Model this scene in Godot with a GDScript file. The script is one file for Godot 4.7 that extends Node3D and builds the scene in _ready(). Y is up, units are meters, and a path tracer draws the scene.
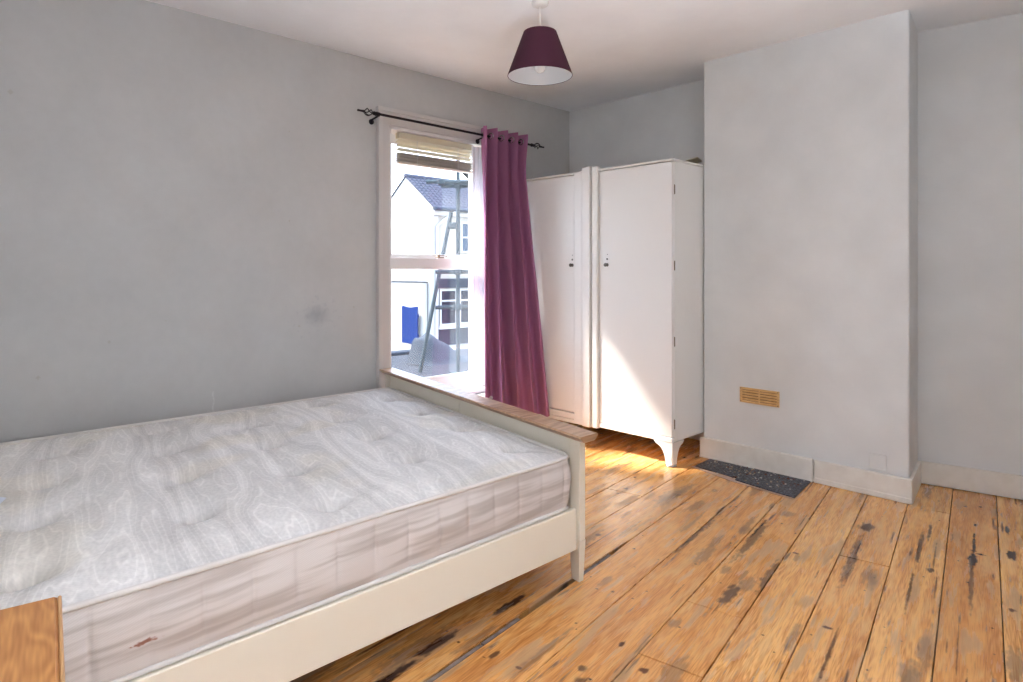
extends Node3D
# A bedroom with one sash window. x runs along the window wall, -z towards that wall, y is up, metres.

var M := {}                      # materials
var O := Vector3.ZERO            # base of the thing being built; vertices are stored relative to it
var rng := RandomNumberGenerator.new()
const CEIL := 2.565
const WZ := -3.6                 # inner face of the window wall
const CBX := 3.8                 # face of the chimney breast

# ---------------------------------------------------------------- helpers
func mb() -> SurfaceTool:
	var st := SurfaceTool.new()
	st.begin(Mesh.PRIMITIVE_TRIANGLES)
	return st

func poly(st: SurfaceTool, pts: Array, away: Vector3, uvs: Array = []) -> void:
	# flat convex polygon whose normal points to the side of AWAY
	var n := Vector3.ZERO
	for i in pts.size():
		var a: Vector3 = pts[i]
		var b: Vector3 = pts[(i + 1) % pts.size()]
		n += a.cross(b)
	n = Vector3.ZERO
	for i in range(1, pts.size() - 1):
		n += (pts[i] - pts[0]).cross(pts[i + 1] - pts[0])
	if n.length() < 1e-14:
		return
	n = n.normalized()
	var flip := n.dot(away) < 0.0
	if flip:
		n = -n
	for i in range(1, pts.size() - 1):
		var order := [0, i, i + 1] if flip else [0, i + 1, i]
		for k in order:
			st.set_normal(n)
			if uvs.size():
				st.set_uv(uvs[k])
			st.add_vertex(pts[k] - O)

func box(st: SurfaceTool, c: Vector3, s: Vector3, ch := 0.0, bs := Basis()) -> void:
	var h := s / 2.0
	ch = minf(ch, minf(h.x, minf(h.y, h.z)) * 0.95)
	for ax in 3:
		for sg in [-1.0, 1.0]:
			var q := []
			var u := (ax + 1) % 3
			var w := (ax + 2) % 3
			for k in [[-1, -1], [1, -1], [1, 1], [-1, 1]]:
				var p := Vector3.ZERO
				p[ax] = sg * h[ax]
				p[u] = k[0] * (h[u] - ch)
				p[w] = k[1] * (h[w] - ch)
				q.append(c + bs * p)
			var d := Vector3.ZERO
			d[ax] = sg
			poly(st, q, bs * d)
	if ch <= 0.0:
		return
	for ax in 3:
		var u := (ax + 1) % 3
		var w := (ax + 2) % 3
		for su in [-1.0, 1.0]:
			for sw in [-1.0, 1.0]:
				var q := []
				for e in [[-1, 0], [1, 0], [1, 1], [-1, 1]]:
					var p := Vector3.ZERO
					p[ax] = e[0] * (h[ax] - ch)
					p[u] = su * (h[u] - (ch if e[1] else 0.0))
					p[w] = sw * (h[w] - (0.0 if e[1] else ch))
					q.append(c + bs * p)
				var d := Vector3.ZERO
				d[u] = su
				d[w] = sw
				poly(st, q, bs * d)
	for sx in [-1.0, 1.0]:
		for sy in [-1.0, 1.0]:
			for sz in [-1.0, 1.0]:
				var q := []
				for k in 3:
					var p := Vector3(sx * (h.x - ch), sy * (h.y - ch), sz * (h.z - ch))
					p[k] = [sx, sy, sz][k] * h[k]
					q.append(c + bs * p)
				poly(st, q, bs * Vector3(sx, sy, sz))

func span(st: SurfaceTool, lo: Vector3, hi: Vector3, ch := 0.0) -> void:
	box(st, (lo + hi) / 2.0, (hi - lo).abs(), ch)

func extrude(st: SurfaceTool, outline: PackedVector2Array, fn: Callable, d0: float, d1: float) -> void:
	# FN(p2, d) gives the point in the room
	var tris := Geometry2D.triangulate_polygon(outline)
	var mid2 := Vector2.ZERO
	for p in outline:
		mid2 += p / outline.size()
	var dir: Vector3 = fn.call(mid2, d1) - fn.call(mid2, d0)
	for i in range(0, tris.size(), 3):
		for e in [[d0, -dir], [d1, dir]]:
			var q := []
			for k in 3:
				q.append(fn.call(outline[tris[i + k]], e[0]))
			poly(st, q, e[1])
	var cw := Geometry2D.is_polygon_clockwise(outline)
	for i in outline.size():
		var a := outline[i]
		var b := outline[(i + 1) % outline.size()]
		var t := b - a
		var n2 := Vector2(t.y, -t.x) if not cw else Vector2(-t.y, t.x)
		var away: Vector3 = fn.call(a + n2, d0) - fn.call(a, d0)
		poly(st, [fn.call(a, d0), fn.call(b, d0), fn.call(b, d1), fn.call(a, d1)], away)

func lathe(st: SurfaceTool, prof: Array, c: Vector3, seg := 24, bs := Basis()) -> void:
	# prof: [radius, height] from one end to the other; normals smoothed along the profile
	var ns := []
	for i in prof.size():
		var a: Array = prof[maxi(i - 1, 0)]
		var b: Array = prof[mini(i + 1, prof.size() - 1)]
		ns.append(Vector2(b[1] - a[1], -(b[0] - a[0])).normalized())
	var sgn := 1.0
	for i in prof.size() - 1:
		for k in seg:
			var q := []
			for e in [[i, k], [i + 1, k], [i + 1, k + 1], [i, k + 1]]:
				var t: float = TAU * e[1] / seg
				var r: float = prof[e[0]][0]
				q.append([bs * Vector3(cos(t) * r, prof[e[0]][1], sin(t) * r), bs * Vector3(cos(t) * ns[e[0]].x, ns[e[0]].y, sin(t) * ns[e[0]].x) * sgn])
			for tri in [[0, 1, 2], [0, 2, 3]]:
				var pa: Vector3 = q[tri[0]][0]
				var n: Vector3 = (q[tri[1]][0] - pa).cross(q[tri[2]][0] - pa)
				if n.length() < 1e-14:
					continue
				var want: Vector3 = q[tri[0]][1] + q[tri[1]][1] + q[tri[2]][1]
				var order: Array = tri if n.dot(want) < 0.0 else [tri[0], tri[2], tri[1]]
				for j in order:
					st.set_normal((q[j][1] as Vector3).normalized())
					st.add_vertex(c + q[j][0] - O)

func tube(st: SurfaceTool, pts: Array, r: float, sides := 8, caps := true) -> void:
	var rings := []
	var up := Vector3.UP
	for i in pts.size():
		var t: Vector3 = (pts[mini(i + 1, pts.size() - 1)] - pts[maxi(i - 1, 0)]).normalized()
		if absf(t.dot(up)) > 0.95:
			up = Vector3.RIGHT if absf(t.x) < 0.9 else Vector3.BACK
		var sd := t.cross(up).normalized()
		up = sd.cross(t).normalized()
		var ring := []
		for k in sides:
			var a := TAU * k / sides
			ring.append(sd * cos(a) + up * sin(a))
		rings.append(ring)
	for i in pts.size() - 1:
		for k in sides:
			var k2 := (k + 1) % sides
			var q := [[pts[i] + rings[i][k] * r, rings[i][k]], [pts[i + 1] + rings[i + 1][k] * r, rings[i + 1][k]], [pts[i + 1] + rings[i + 1][k2] * r, rings[i + 1][k2]], [pts[i] + rings[i][k2] * r, rings[i][k2]]]
			for tri in [[0, 1, 2], [0, 2, 3]]:
				var n: Vector3 = (q[tri[1]][0] - q[tri[0]][0]).cross(q[tri[2]][0] - q[tri[0]][0])
				var order: Array = tri if n.dot(q[tri[0]][1]) < 0.0 else [tri[0], tri[2], tri[1]]
				for j in order:
					st.set_normal(q[j][1])
					st.add_vertex(q[j][0] - O)
	if caps:
		for e in [0, pts.size() - 1]:
			var q := []
			for k in sides:
				q.append(pts[e] + rings[e][k] * r)
			poly(st, q, (pts[e] - pts[1 if e == 0 else pts.size() - 2]))

func grid(nu: int, nv: int, f: Callable, uvf: Callable, flip := false) -> ArrayMesh:
	# smooth surface f(s, t); normals by differences
	var vs := PackedVector3Array()
	var ns := PackedVector3Array()
	var uv := PackedVector2Array()
	var ix := PackedInt32Array()
	for j in nv + 1:
		for i in nu + 1:
			var s := float(i) / nu
			var t := float(j) / nv
			vs.append((f.call(s, t) as Vector3) - O)
			uv.append(uvf.call(s, t))
			ns.append(Vector3.ZERO)
	for j in nv:
		for i in nu:
			var a := j * (nu + 1) + i
			var b := a + 1
			var c := a + nu + 1
			var d := c + 1
			var n := (vs[b] - vs[a]).cross(vs[c] - vs[a]) + (vs[d] - vs[b]).cross(vs[c] - vs[b])
			if flip:
				n = -n
			for k in [a, b, c, d]:
				ns[k] += n
			if flip:
				ix.append_array([a, b, c, b, d, c])
			else:
				ix.append_array([a, c, b, b, c, d])
	for i in ns.size():
		ns[i] = ns[i].normalized()
	var arr := []
	arr.resize(Mesh.ARRAY_MAX)
	arr[Mesh.ARRAY_VERTEX] = vs
	arr[Mesh.ARRAY_NORMAL] = ns
	arr[Mesh.ARRAY_TEX_UV] = uv
	arr[Mesh.ARRAY_INDEX] = ix
	var am := ArrayMesh.new()
	am.add_surface_from_arrays(Mesh.PRIMITIVE_TRIANGLES, arr)
	return am

func part(called: String, shape, m: Material, parent: Node = self, label := "") -> MeshInstance3D:
	var o := MeshInstance3D.new()
	o.name = called
	o.mesh = shape.commit() if shape is SurfaceTool else shape
	o.material_override = m
	o.cast_shadow = GeometryInstance3D.SHADOW_CASTING_SETTING_DOUBLE_SIDED
	parent.add_child(o, true)
	if label:
		o.set_meta("label", label)
	return o

func thing(called: String, at: Vector3, label: String, category: String, group := "") -> Node3D:
	var o := Node3D.new()
	o.name = called
	add_child(o, true)
	o.position = at
	O = at
	o.set_meta("label", label)
	o.set_meta("category", category)
	if group:
		o.set_meta("group", group)
	return o

func struct(called: String, shape, m: Material, label: String) -> MeshInstance3D:
	var o := part(called, shape, m)
	o.set_meta("kind", "structure")
	o.set_meta("label", label)
	return o

func struct_node(called: String, label: String) -> Node3D:
	var o := Node3D.new()
	o.name = called
	add_child(o, true)
	o.set_meta("kind", "structure")
	o.set_meta("label", label)
	O = Vector3.ZERO
	return o

func c8(r: int, g: int, b: int) -> Color:
	return Color(r / 255.0, g / 255.0, b / 255.0)

func mat(col: Color, rough := 0.6, spec := 0.5) -> StandardMaterial3D:
	var m := StandardMaterial3D.new()
	m.albedo_color = col
	m.roughness = rough
	m.metallic_specular = spec
	return m

func noise(sd: int, freq: float, oct := 3, type := FastNoiseLite.TYPE_SIMPLEX_SMOOTH) -> FastNoiseLite:
	var n := FastNoiseLite.new()
	n.seed = sd
	n.frequency = freq
	n.noise_type = type
	n.fractal_octaves = oct
	return n

func bumps(m: StandardMaterial3D, sd: int, freq: float, oct: int, scale: float, strength: float, per_metre: float, world := true) -> StandardMaterial3D:
	var t := NoiseTexture2D.new()
	t.width = 512
	t.height = 512
	t.seamless = true
	t.as_normal_map = true
	t.bump_strength = strength
	t.noise = noise(sd, freq, oct)
	m.normal_enabled = true
	m.normal_texture = t
	m.normal_scale = scale
	m.uv1_triplanar = true
	m.uv1_world_triplanar = world
	m.uv1_scale = Vector3.ONE * per_metre
	return m

func mottled(m: StandardMaterial3D, sd: int, freq: float, oct: int, a: Color, b: Color, per_metre: float, narrow := false) -> StandardMaterial3D:
	var t := NoiseTexture2D.new()
	t.width = 512
	t.height = 512
	t.seamless = true
	t.noise = noise(sd, freq, oct)
	var g := Gradient.new()
	g.set_color(0, a)
	g.set_color(1, b)
	if narrow:
		g.set_offset(0, 0.36)
		g.set_offset(1, 0.66)
	t.color_ramp = g
	m.albedo_color = Color.WHITE
	m.albedo_texture = t
	m.uv1_triplanar = true
	m.uv1_world_triplanar = true
	m.uv1_scale = Vector3.ONE * per_metre
	return m

# ---------------------------------------------------------------- textures
const TH := 0.17453              # the boards run 10 degrees off the window wall
const U0 := -0.9
const UL := 6.0
# seams between boards: distance across the boards at two distances along them [u, v, u, v]
var seams := [
	[4.3, 1.19, 2.3, 1.18], [4.3, 1.0, 2.3, 0.99], [4.3, 0.815, 2.3, 0.80], [4.3, 0.627, 2.3, 0.615], [4.3, 0.44, 2.3, 0.43], [4.3, 0.252, 2.3, 0.243],
	[4.27, 0.067, 2.37, 0.059], [4.3, -0.123, 2.24, -0.116], [3.84, -0.304, 2.1, -0.294], [3.93, -0.492, 1.98, -0.477], [3.97, -0.675, 1.84, -0.663],
	[3.6, -0.857, 1.69, -0.873], [3.54, -1.053, 1.54, -1.082], [3.63, -1.238, 1.37, -1.310], [3.57, -1.447, 1.41, -1.538], [3.99, -1.650, 1.41, -1.735],
	[3.9, -1.86, 1.41, -1.935], [3.9, -2.05, 1.41, -2.13], [3.9, -2.245, 1.4, -2.32], [3.9, -2.44, 1.4, -2.51], [3.9, -2.63, 1.4, -2.70], [3.9, -2.82, 1.4, -2.89], [3.9, -3.01, 1.4, -3.08], [3.9, -3.2, 1.4, -3.27], [3.9, -3.39, 1.4, -3.46], [3.9, -3.58, 1.4, -3.65], [3.9, -3.77, 1.4, -3.84], [3.9, -3.96, 1.4, -4.03], [3.9, -4.15, 1.4, -4.22]]
const FIRST := 5                 # the first of the boards with a strip of its own in the texture
const STRIPS := 14
const ROWS := 72
const COLS := 2048

func seam(k: int, u: float) -> float:
	var s: Array = seams[k]
	return lerpf(s[3], s[1], (u - s[2]) / (s[0] - s[2]))

func uv_of(x: float, z: float) -> Vector2:
	return Vector2(x * cos(TH) - z * sin(TH), x * sin(TH) + z * cos(TH))

func floor_at(u: float, v: float, y: float) -> Vector3:
	return Vector3(u * cos(TH) + v * sin(TH), y, -u * sin(TH) + v * cos(TH))

func board_texture() -> Array:
	var streak := noise(3, 1.0, 2)
	var fine := noise(4, 1.0, 1)
	var wear := noise(5, 1.0, 3)
	var dirt := noise(6, 1.0, 4)
	var data := PackedByteArray()
	data.resize(COLS * ROWS * STRIPS * 3)
	var rough := PackedByteArray()
	rough.resize(COLS * ROWS * STRIPS)
	rng.seed = 11
	var at := 0
	for s in STRIPS:
		var tone := rng.randf_range(-1, 1)
		var base := Vector3(250, 188, 114) + Vector3(12, 15, 13) * tone
		var dark := Vector3(180, 104, 48)
		var off := rng.randf() * 300.0
		var heart := rng.randf_range(0.3, 0.7)
		for j in ROWS:
			var y := float(j) / ROWS
			var edge := absf(y - 0.5) * 2.0
			var ym := y * 0.19
			var band := absf(y - heart)
			for i in COLS:
				var u := i * UL / COLS
				# long flame figure: rings cut lengthwise
				var w := streak.get_noise_2d(u * 0.9 + off, ym * 22.0 + off)
				var ring := sin((band * 16.0 + w * 5.0) * 6.2832)
				var f := fine.get_noise_2d(u * 9.0 + off, ym * 420.0)
				var wr := wear.get_noise_2d(u * 1.7 + off, ym * 13.0 + off)
				var g := clampf(0.28 + 0.18 * ring + 0.44 * f + 0.4 * w, 0.0, 1.0)
				var c := base.lerp(dark, g * 0.85)
				# bare, greyed wood where the varnish has worn off
				var grey := smoothstep(0.16, 0.5, wr + 0.12 * f + 0.10 * (edge - 0.6))
				c = c.lerp(Vector3(182, 156, 128) + Vector3(26, 24, 22) * f, grey * 0.5)
				var dr := dirt.get_noise_2d(u * 2.6 - off, ym * 30.0 + off)
				var sp := smoothstep(0.42, 0.70, dr + 0.14 * (edge - 0.5))
				c = c.lerp(Vector3(74, 52, 42), sp * 0.72)
				var pale := smoothstep(0.30, 0.55, -wr + 0.5 * f * f)
				c = c.lerp(Vector3(240, 192, 132), pale * 0.5)
				data[at * 3] = clampi(int(c.x), 0, 255)
				data[at * 3 + 1] = clampi(int(c.y), 0, 255)
				data[at * 3 + 2] = clampi(int(c.z), 0, 255)
				rough[at] = clampi(int(54 + 66 * grey + 60 * sp + 22 * f), 36, 240)
				at += 1
	# knots, nail holes, stains and scratches
	for s in STRIPS:
		for k in rng.randi_range(4, 8):
			blot(data, s, rng.randf() * UL, rng.randf_range(0.15, 0.85), rng.randf_range(0.008, 0.02), rng.randf_range(0.05, 0.10), Vector3(78, 38, 18), 0.85, k)
		for k in 18:
			blot(data, s, rng.randf() * UL, rng.randf_range(0.08, 0.92), rng.randf_range(0.003, 0.006), rng.randf_range(0.02, 0.035), Vector3(46, 30, 24), 0.8, k)
		for k in 6:
			blot(data, s, rng.randf() * UL, rng.randf_range(0.1, 0.9), rng.randf_range(0.02, 0.09), rng.randf_range(0.008, 0.03), Vector3(226, 186, 142), 0.42, k)
		for k in 12:
			blot(data, s, rng.randf() * UL, rng.randf_range(0.1, 0.9), rng.randf_range(0.04, 0.22), rng.randf_range(0.05, 0.2), Vector3(112, 88, 74), 0.42, k + 9)
		for k in 5:
			blot(data, s, rng.randf() * UL, rng.randf_range(0.1, 0.9), rng.randf_range(0.05, 0.25), rng.randf_range(0.01, 0.04), Vector3(60, 30, 14), 0.65, k + 3)
	# the marks that stand out in the photograph, by their place on the floor
	for e in [[3.246, -0.592, 0.10, 0.10, 0.95], [3.45, -0.625, 0.16, 0.035, 0.9], [3.702, -0.667, 0.025, 0.05, 0.8], [3.0, -0.55, 0.3, 0.05, 0.5], [3.006, -0.697, 0.03, 0.09, 0.6],
			[3.734, -0.554, 0.06, 0.06, 0.9], [3.416, -0.493, 0.07, 0.11, 0.95], [3.2, -0.78, 0.28, 0.06, 0.6], [3.45, -0.80, 0.12, 0.05, 0.7], [2.9, -0.95, 0.32, 0.11, 0.5], [3.3, -1.02, 0.07, 0.2, 0.6],
			[2.5, -1.12, 0.22, 0.16, 0.5], [2.24, -1.16, 0.12, 0.16, 0.6], [2.78, -1.33, 0.3, 0.13, 0.45], [2.7, -1.55, 0.35, 0.12, 0.5], [1.05, -1.62, 0.16, 0.09, 0.9], [1.25, -1.66, 0.12, 0.1, 0.8], [0.95, -1.56, 0.05, 0.07, 0.9], [0.88, -1.53, 0.05, 0.05, 0.9], [1.6, -1.68, 0.1, 0.09, 0.8], [1.35, -1.5, 0.03, 0.05, 0.6], [1.15, -1.35, 0.06, 0.05, 0.7], [1.45, -1.22, 0.03, 0.1, 0.5], [1.5, -1.26, 0.02, 0.08, 0.6]]:
		var p := uv_of(e[0], e[1])
		for s in STRIPS:
			var v0 := seam(FIRST + s, p.x)
			var v1 := seam(FIRST + s + 1, p.x)
			if p.y <= v0 and p.y > v1:
				blot(data, s, p.x - U0, (v0 - p.y) / (v0 - v1), e[2], e[3], Vector3(44, 28, 26), e[4], 5)
	var im := Image.create_from_data(COLS, ROWS * STRIPS, false, Image.FORMAT_RGB8, data)
	var ir := Image.create_from_data(COLS, ROWS * STRIPS, false, Image.FORMAT_L8, rough)
	return [ImageTexture.create_from_image(im), ImageTexture.create_from_image(ir)]

var rag := FastNoiseLite.new()
func blot(data: PackedByteArray, s: int, u: float, y: float, ru: float, ry: float, col: Vector3, strength: float, sd: int) -> void:
	# a mark with a ragged outline on strip S: half-length RU metres, half-width RY as a share of the board
	rag.frequency = 1.0
	rag.seed = 21
	var i0 := maxi(0, int((u - ru * 1.5) * COLS / UL))
	var i1 := mini(COLS - 1, int((u + ru * 1.5) * COLS / UL))
	var j0 := maxi(0, int((y - ry * 1.5) * ROWS))
	var j1 := mini(ROWS - 1, int((y + ry * 1.5) * ROWS))
	for j in range(j0, j1 + 1):
		for i in range(i0, i1 + 1):
			var du := (i * UL / COLS - u) / ru
			var dy := (float(j) / ROWS - y) / ry
			var r := sqrt(du * du + dy * dy) + 0.55 * rag.get_noise_3d(i * 0.05, j * 0.14, sd * 7.7 + s * 3.1)
			var a := smoothstep(1.0, 0.45, r) * strength
			if a > 0.0:
				var at := ((s * ROWS + j) * COLS + i) * 3
				data[at] = int(lerpf(data[at], col.x, a))
				data[at + 1] = int(lerpf(data[at + 1], col.y, a))
				data[at + 2] = int(lerpf(data[at + 2], col.z, a))

func ticking_texture() -> ImageTexture:
	# woven mattress cover: pale watered figure, bands across the bed, fine diagonal rib
	var n := 1024
	var wav := noise(31, 1.0, 2)
	var low := noise(32, 1.0, 2)
	var sp := noise(33, 1.0, 2)
	var data := PackedByteArray()
	data.resize(n * n * 3)
	var at := 0
	for j in n:
		var b := 1.9 * j / n
		for i in n:
			var a := 2.1 * i / n
			var w := wav.get_noise_2d(a * 3.2, b * 0.75) + 0.16 * wav.get_noise_2d(a * 15.0 + 40.0, b * 1.8)
			var ph := a * 34.0 + w * 7.0
			var ln := absf(sin(ph * 3.1416))
			var line := smoothstep(0.5, 0.0, ln)
			var zone := smoothstep(-0.22, 0.22, sin(a * 15.2 + 0.8) + 0.9 * low.get_noise_2d(a * 2.0, b * 1.2))
			var speck := sp.get_noise_2d(a * 70.0, b * 46.0)
			var tw := 3.0 if (i + j) % 5 < 2 else 0.0
			var v := 229.0 + 9.0 * zone + 13.0 * line - 14.0 * (0.5 + 0.5 * sin(ph * 1.3)) + 11.0 * speck - tw
			var st := low.get_noise_2d(a * 1.6 + 9.0, b * 1.9 + 4.0)
			var yel := smoothstep(0.12, 0.5, st) * 7.0
			data[at] = clampi(int(v + 1.0), 0, 255)
			data[at + 1] = clampi(int(v - 2.5 - yel * 0.3), 0, 255)
			data[at + 2] = clampi(int(v - 6.0 - yel), 0, 255)
			at += 3
	return ImageTexture.create_from_image(Image.create_from_data(n, n, false, Image.FORMAT_RGB8, data))

func border_texture() -> ImageTexture:
	# side of the mattress: diagonal rib, soiled streaks and one brown stain; 4 m by 0.2 m
	var w := 2048
	var h := 128
	var st := noise(41, 1.0, 3)
	var data := PackedByteArray()
	data.resize(w * h * 3)
	var at := 0
	for j in h:
		for i in w:
			var u := 4.0 * i / w
			var v := 0.2 * j / h
			var s := st.get_noise_2d(u * 1.6 - v * 2.0, v * 26.0 + u * 1.1)
			var sm := smoothstep(-0.3, 0.5, s)
			var rib := 5.0 if (i + j * 2) % 7 < 3 else -3.0
			var c := Vector3(216, 209, 204).lerp(Vector3(188, 178, 171), sm) + Vector3.ONE * rib
			var du := (u - 0.46) / 0.03
			var dv := (v - 0.128) / 0.006
			var br := smoothstep(1.1, 0.5, sqrt(du * du + dv * dv) + 0.7 * st.get_noise_2d(u * 90.0, v * 130.0))
			c = c.lerp(Vector3(140, 84, 66), br * 0.8)
			data[at] = clampi(int(c.x), 0, 255)
			data[at + 1] = clampi(int(c.y), 0, 255)
			data[at + 2] = clampi(int(c.z), 0, 255)
			at += 3
	return ImageTexture.create_from_image(Image.create_from_data(w, h, false, Image.FORMAT_RGB8, data))

func timber_texture(sd: int, light: Vector3, dark: Vector3, knots: int) -> ImageTexture:
	var w := 512
	var h := 256
	var a := noise(sd, 1.0, 2)
	var b := noise(sd + 1, 1.0, 1)
	rng.seed = sd
	var ks := []
	for k in knots:
		ks.append(Vector2(rng.randf(), rng.randf()))
	var data := PackedByteArray()
	data.resize(w * h * 3)
	var at := 0
	for j in h:
		var y := float(j) / h
		for i in w:
			var x := float(i) / w
			var pull := 0.0
			var kn := 0.0
			for p in ks:
				var dx: float = (x - p.x) * 6.0
				var dy: float = (y - p.y) * 9.0
				var d2 := dx * dx + dy * dy
				pull += exp(-d2 * 3.0) * 1.6
				kn += exp(-d2 * 30.0)
			var ring := sin((y * 11.0 + a.get_noise_2d(x * 1.2, y * 5.0) * 2.2 + pull) * 6.2832)
			var g := clampf(0.40 + 0.22 * ring + 0.26 * b.get_noise_2d(x * 5.0, y * 70.0) + kn, 0.0, 1.3)
			var c := light.lerp(dark, g)
			data[at] = clampi(int(c.x), 0, 255)
			data[at + 1] = clampi(int(c.y), 0, 255)
			data[at + 2] = clampi(int(c.z), 0, 255)
			at += 3
	return ImageTexture.create_from_image(Image.create_from_data(w, h, false, Image.FORMAT_RGB8, data))

func wall_texture() -> ImageTexture:
	# painted plaster of the window wall, 5 m by 2.6 m: faint roller patches, scuffs, a damp-mould stain
	var w := 1250
	var h := 650
	var n := noise(51, 1.0, 4)
	var data := PackedByteArray()
	data.resize(w * h * 3)
	var at := 0
	var specks := [[0.37, 2.0, 0.012], [1.66, 2.02, 0.007], [1.66, 1.5, 0.008], [0.75, 0.86, 0.008], [0.47, 0.72, 0.01], [1.0, 0.95, 0.006], [1.72, 0.88, 0.008], [2.08, 0.98, 0.008]]
	for j in h:
		var y := 2.6 - 2.6 * (j + 0.5) / h
		for i in w:
			var x := -0.5 + 5.0 * (i + 0.5) / w
			var f := n.get_noise_2d(x * 2.0, y * 2.0)
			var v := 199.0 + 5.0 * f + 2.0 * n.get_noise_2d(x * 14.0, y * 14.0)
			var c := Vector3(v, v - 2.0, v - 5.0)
			var dx := (x - 1.833) / 0.085
			var dy := (y - 0.94) / 0.065
			var r := sqrt(dx * dx + dy * dy)
			if r < 2.6:
				var q := n.get_noise_2d(x * 22.0, y * 22.0)
				c = c.lerp(Vector3(160, 160, 162), smoothstep(1.2, 0.0, r + 0.4 * q) * 0.6)
				c = c.lerp(Vector3(176, 176, 178), smoothstep(0.25, 0.6, q + 0.25 - r * 0.16) * 0.3)
			for s in specks:
				var d: float = absf(x - s[0]) + absf(y - s[1])
				if d < s[2]:
					c = c.lerp(Vector3(184, 178, 168), 0.6)
			if absf(x - 1.235 - 0.003 * sin(y * 90.0)) < 0.003 and y > 0.45 and y < 0.56:
				c = Vector3(214, 213, 210)
			data[at] = clampi(int(c.x), 0, 255)
			data[at + 1] = clampi(int(c.y), 0, 255)
			data[at + 2] = clampi(int(c.z), 0, 255)
			at += 3
	return ImageTexture.create_from_image(Image.create_from_data(w, h, false, Image.FORMAT_RGB8, data))

func textured(t: Texture2D, rough: float, spec := 0.5) -> StandardMaterial3D:
	var m := mat(Color.WHITE, rough, spec)
	m.albedo_texture = t
	return m

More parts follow.
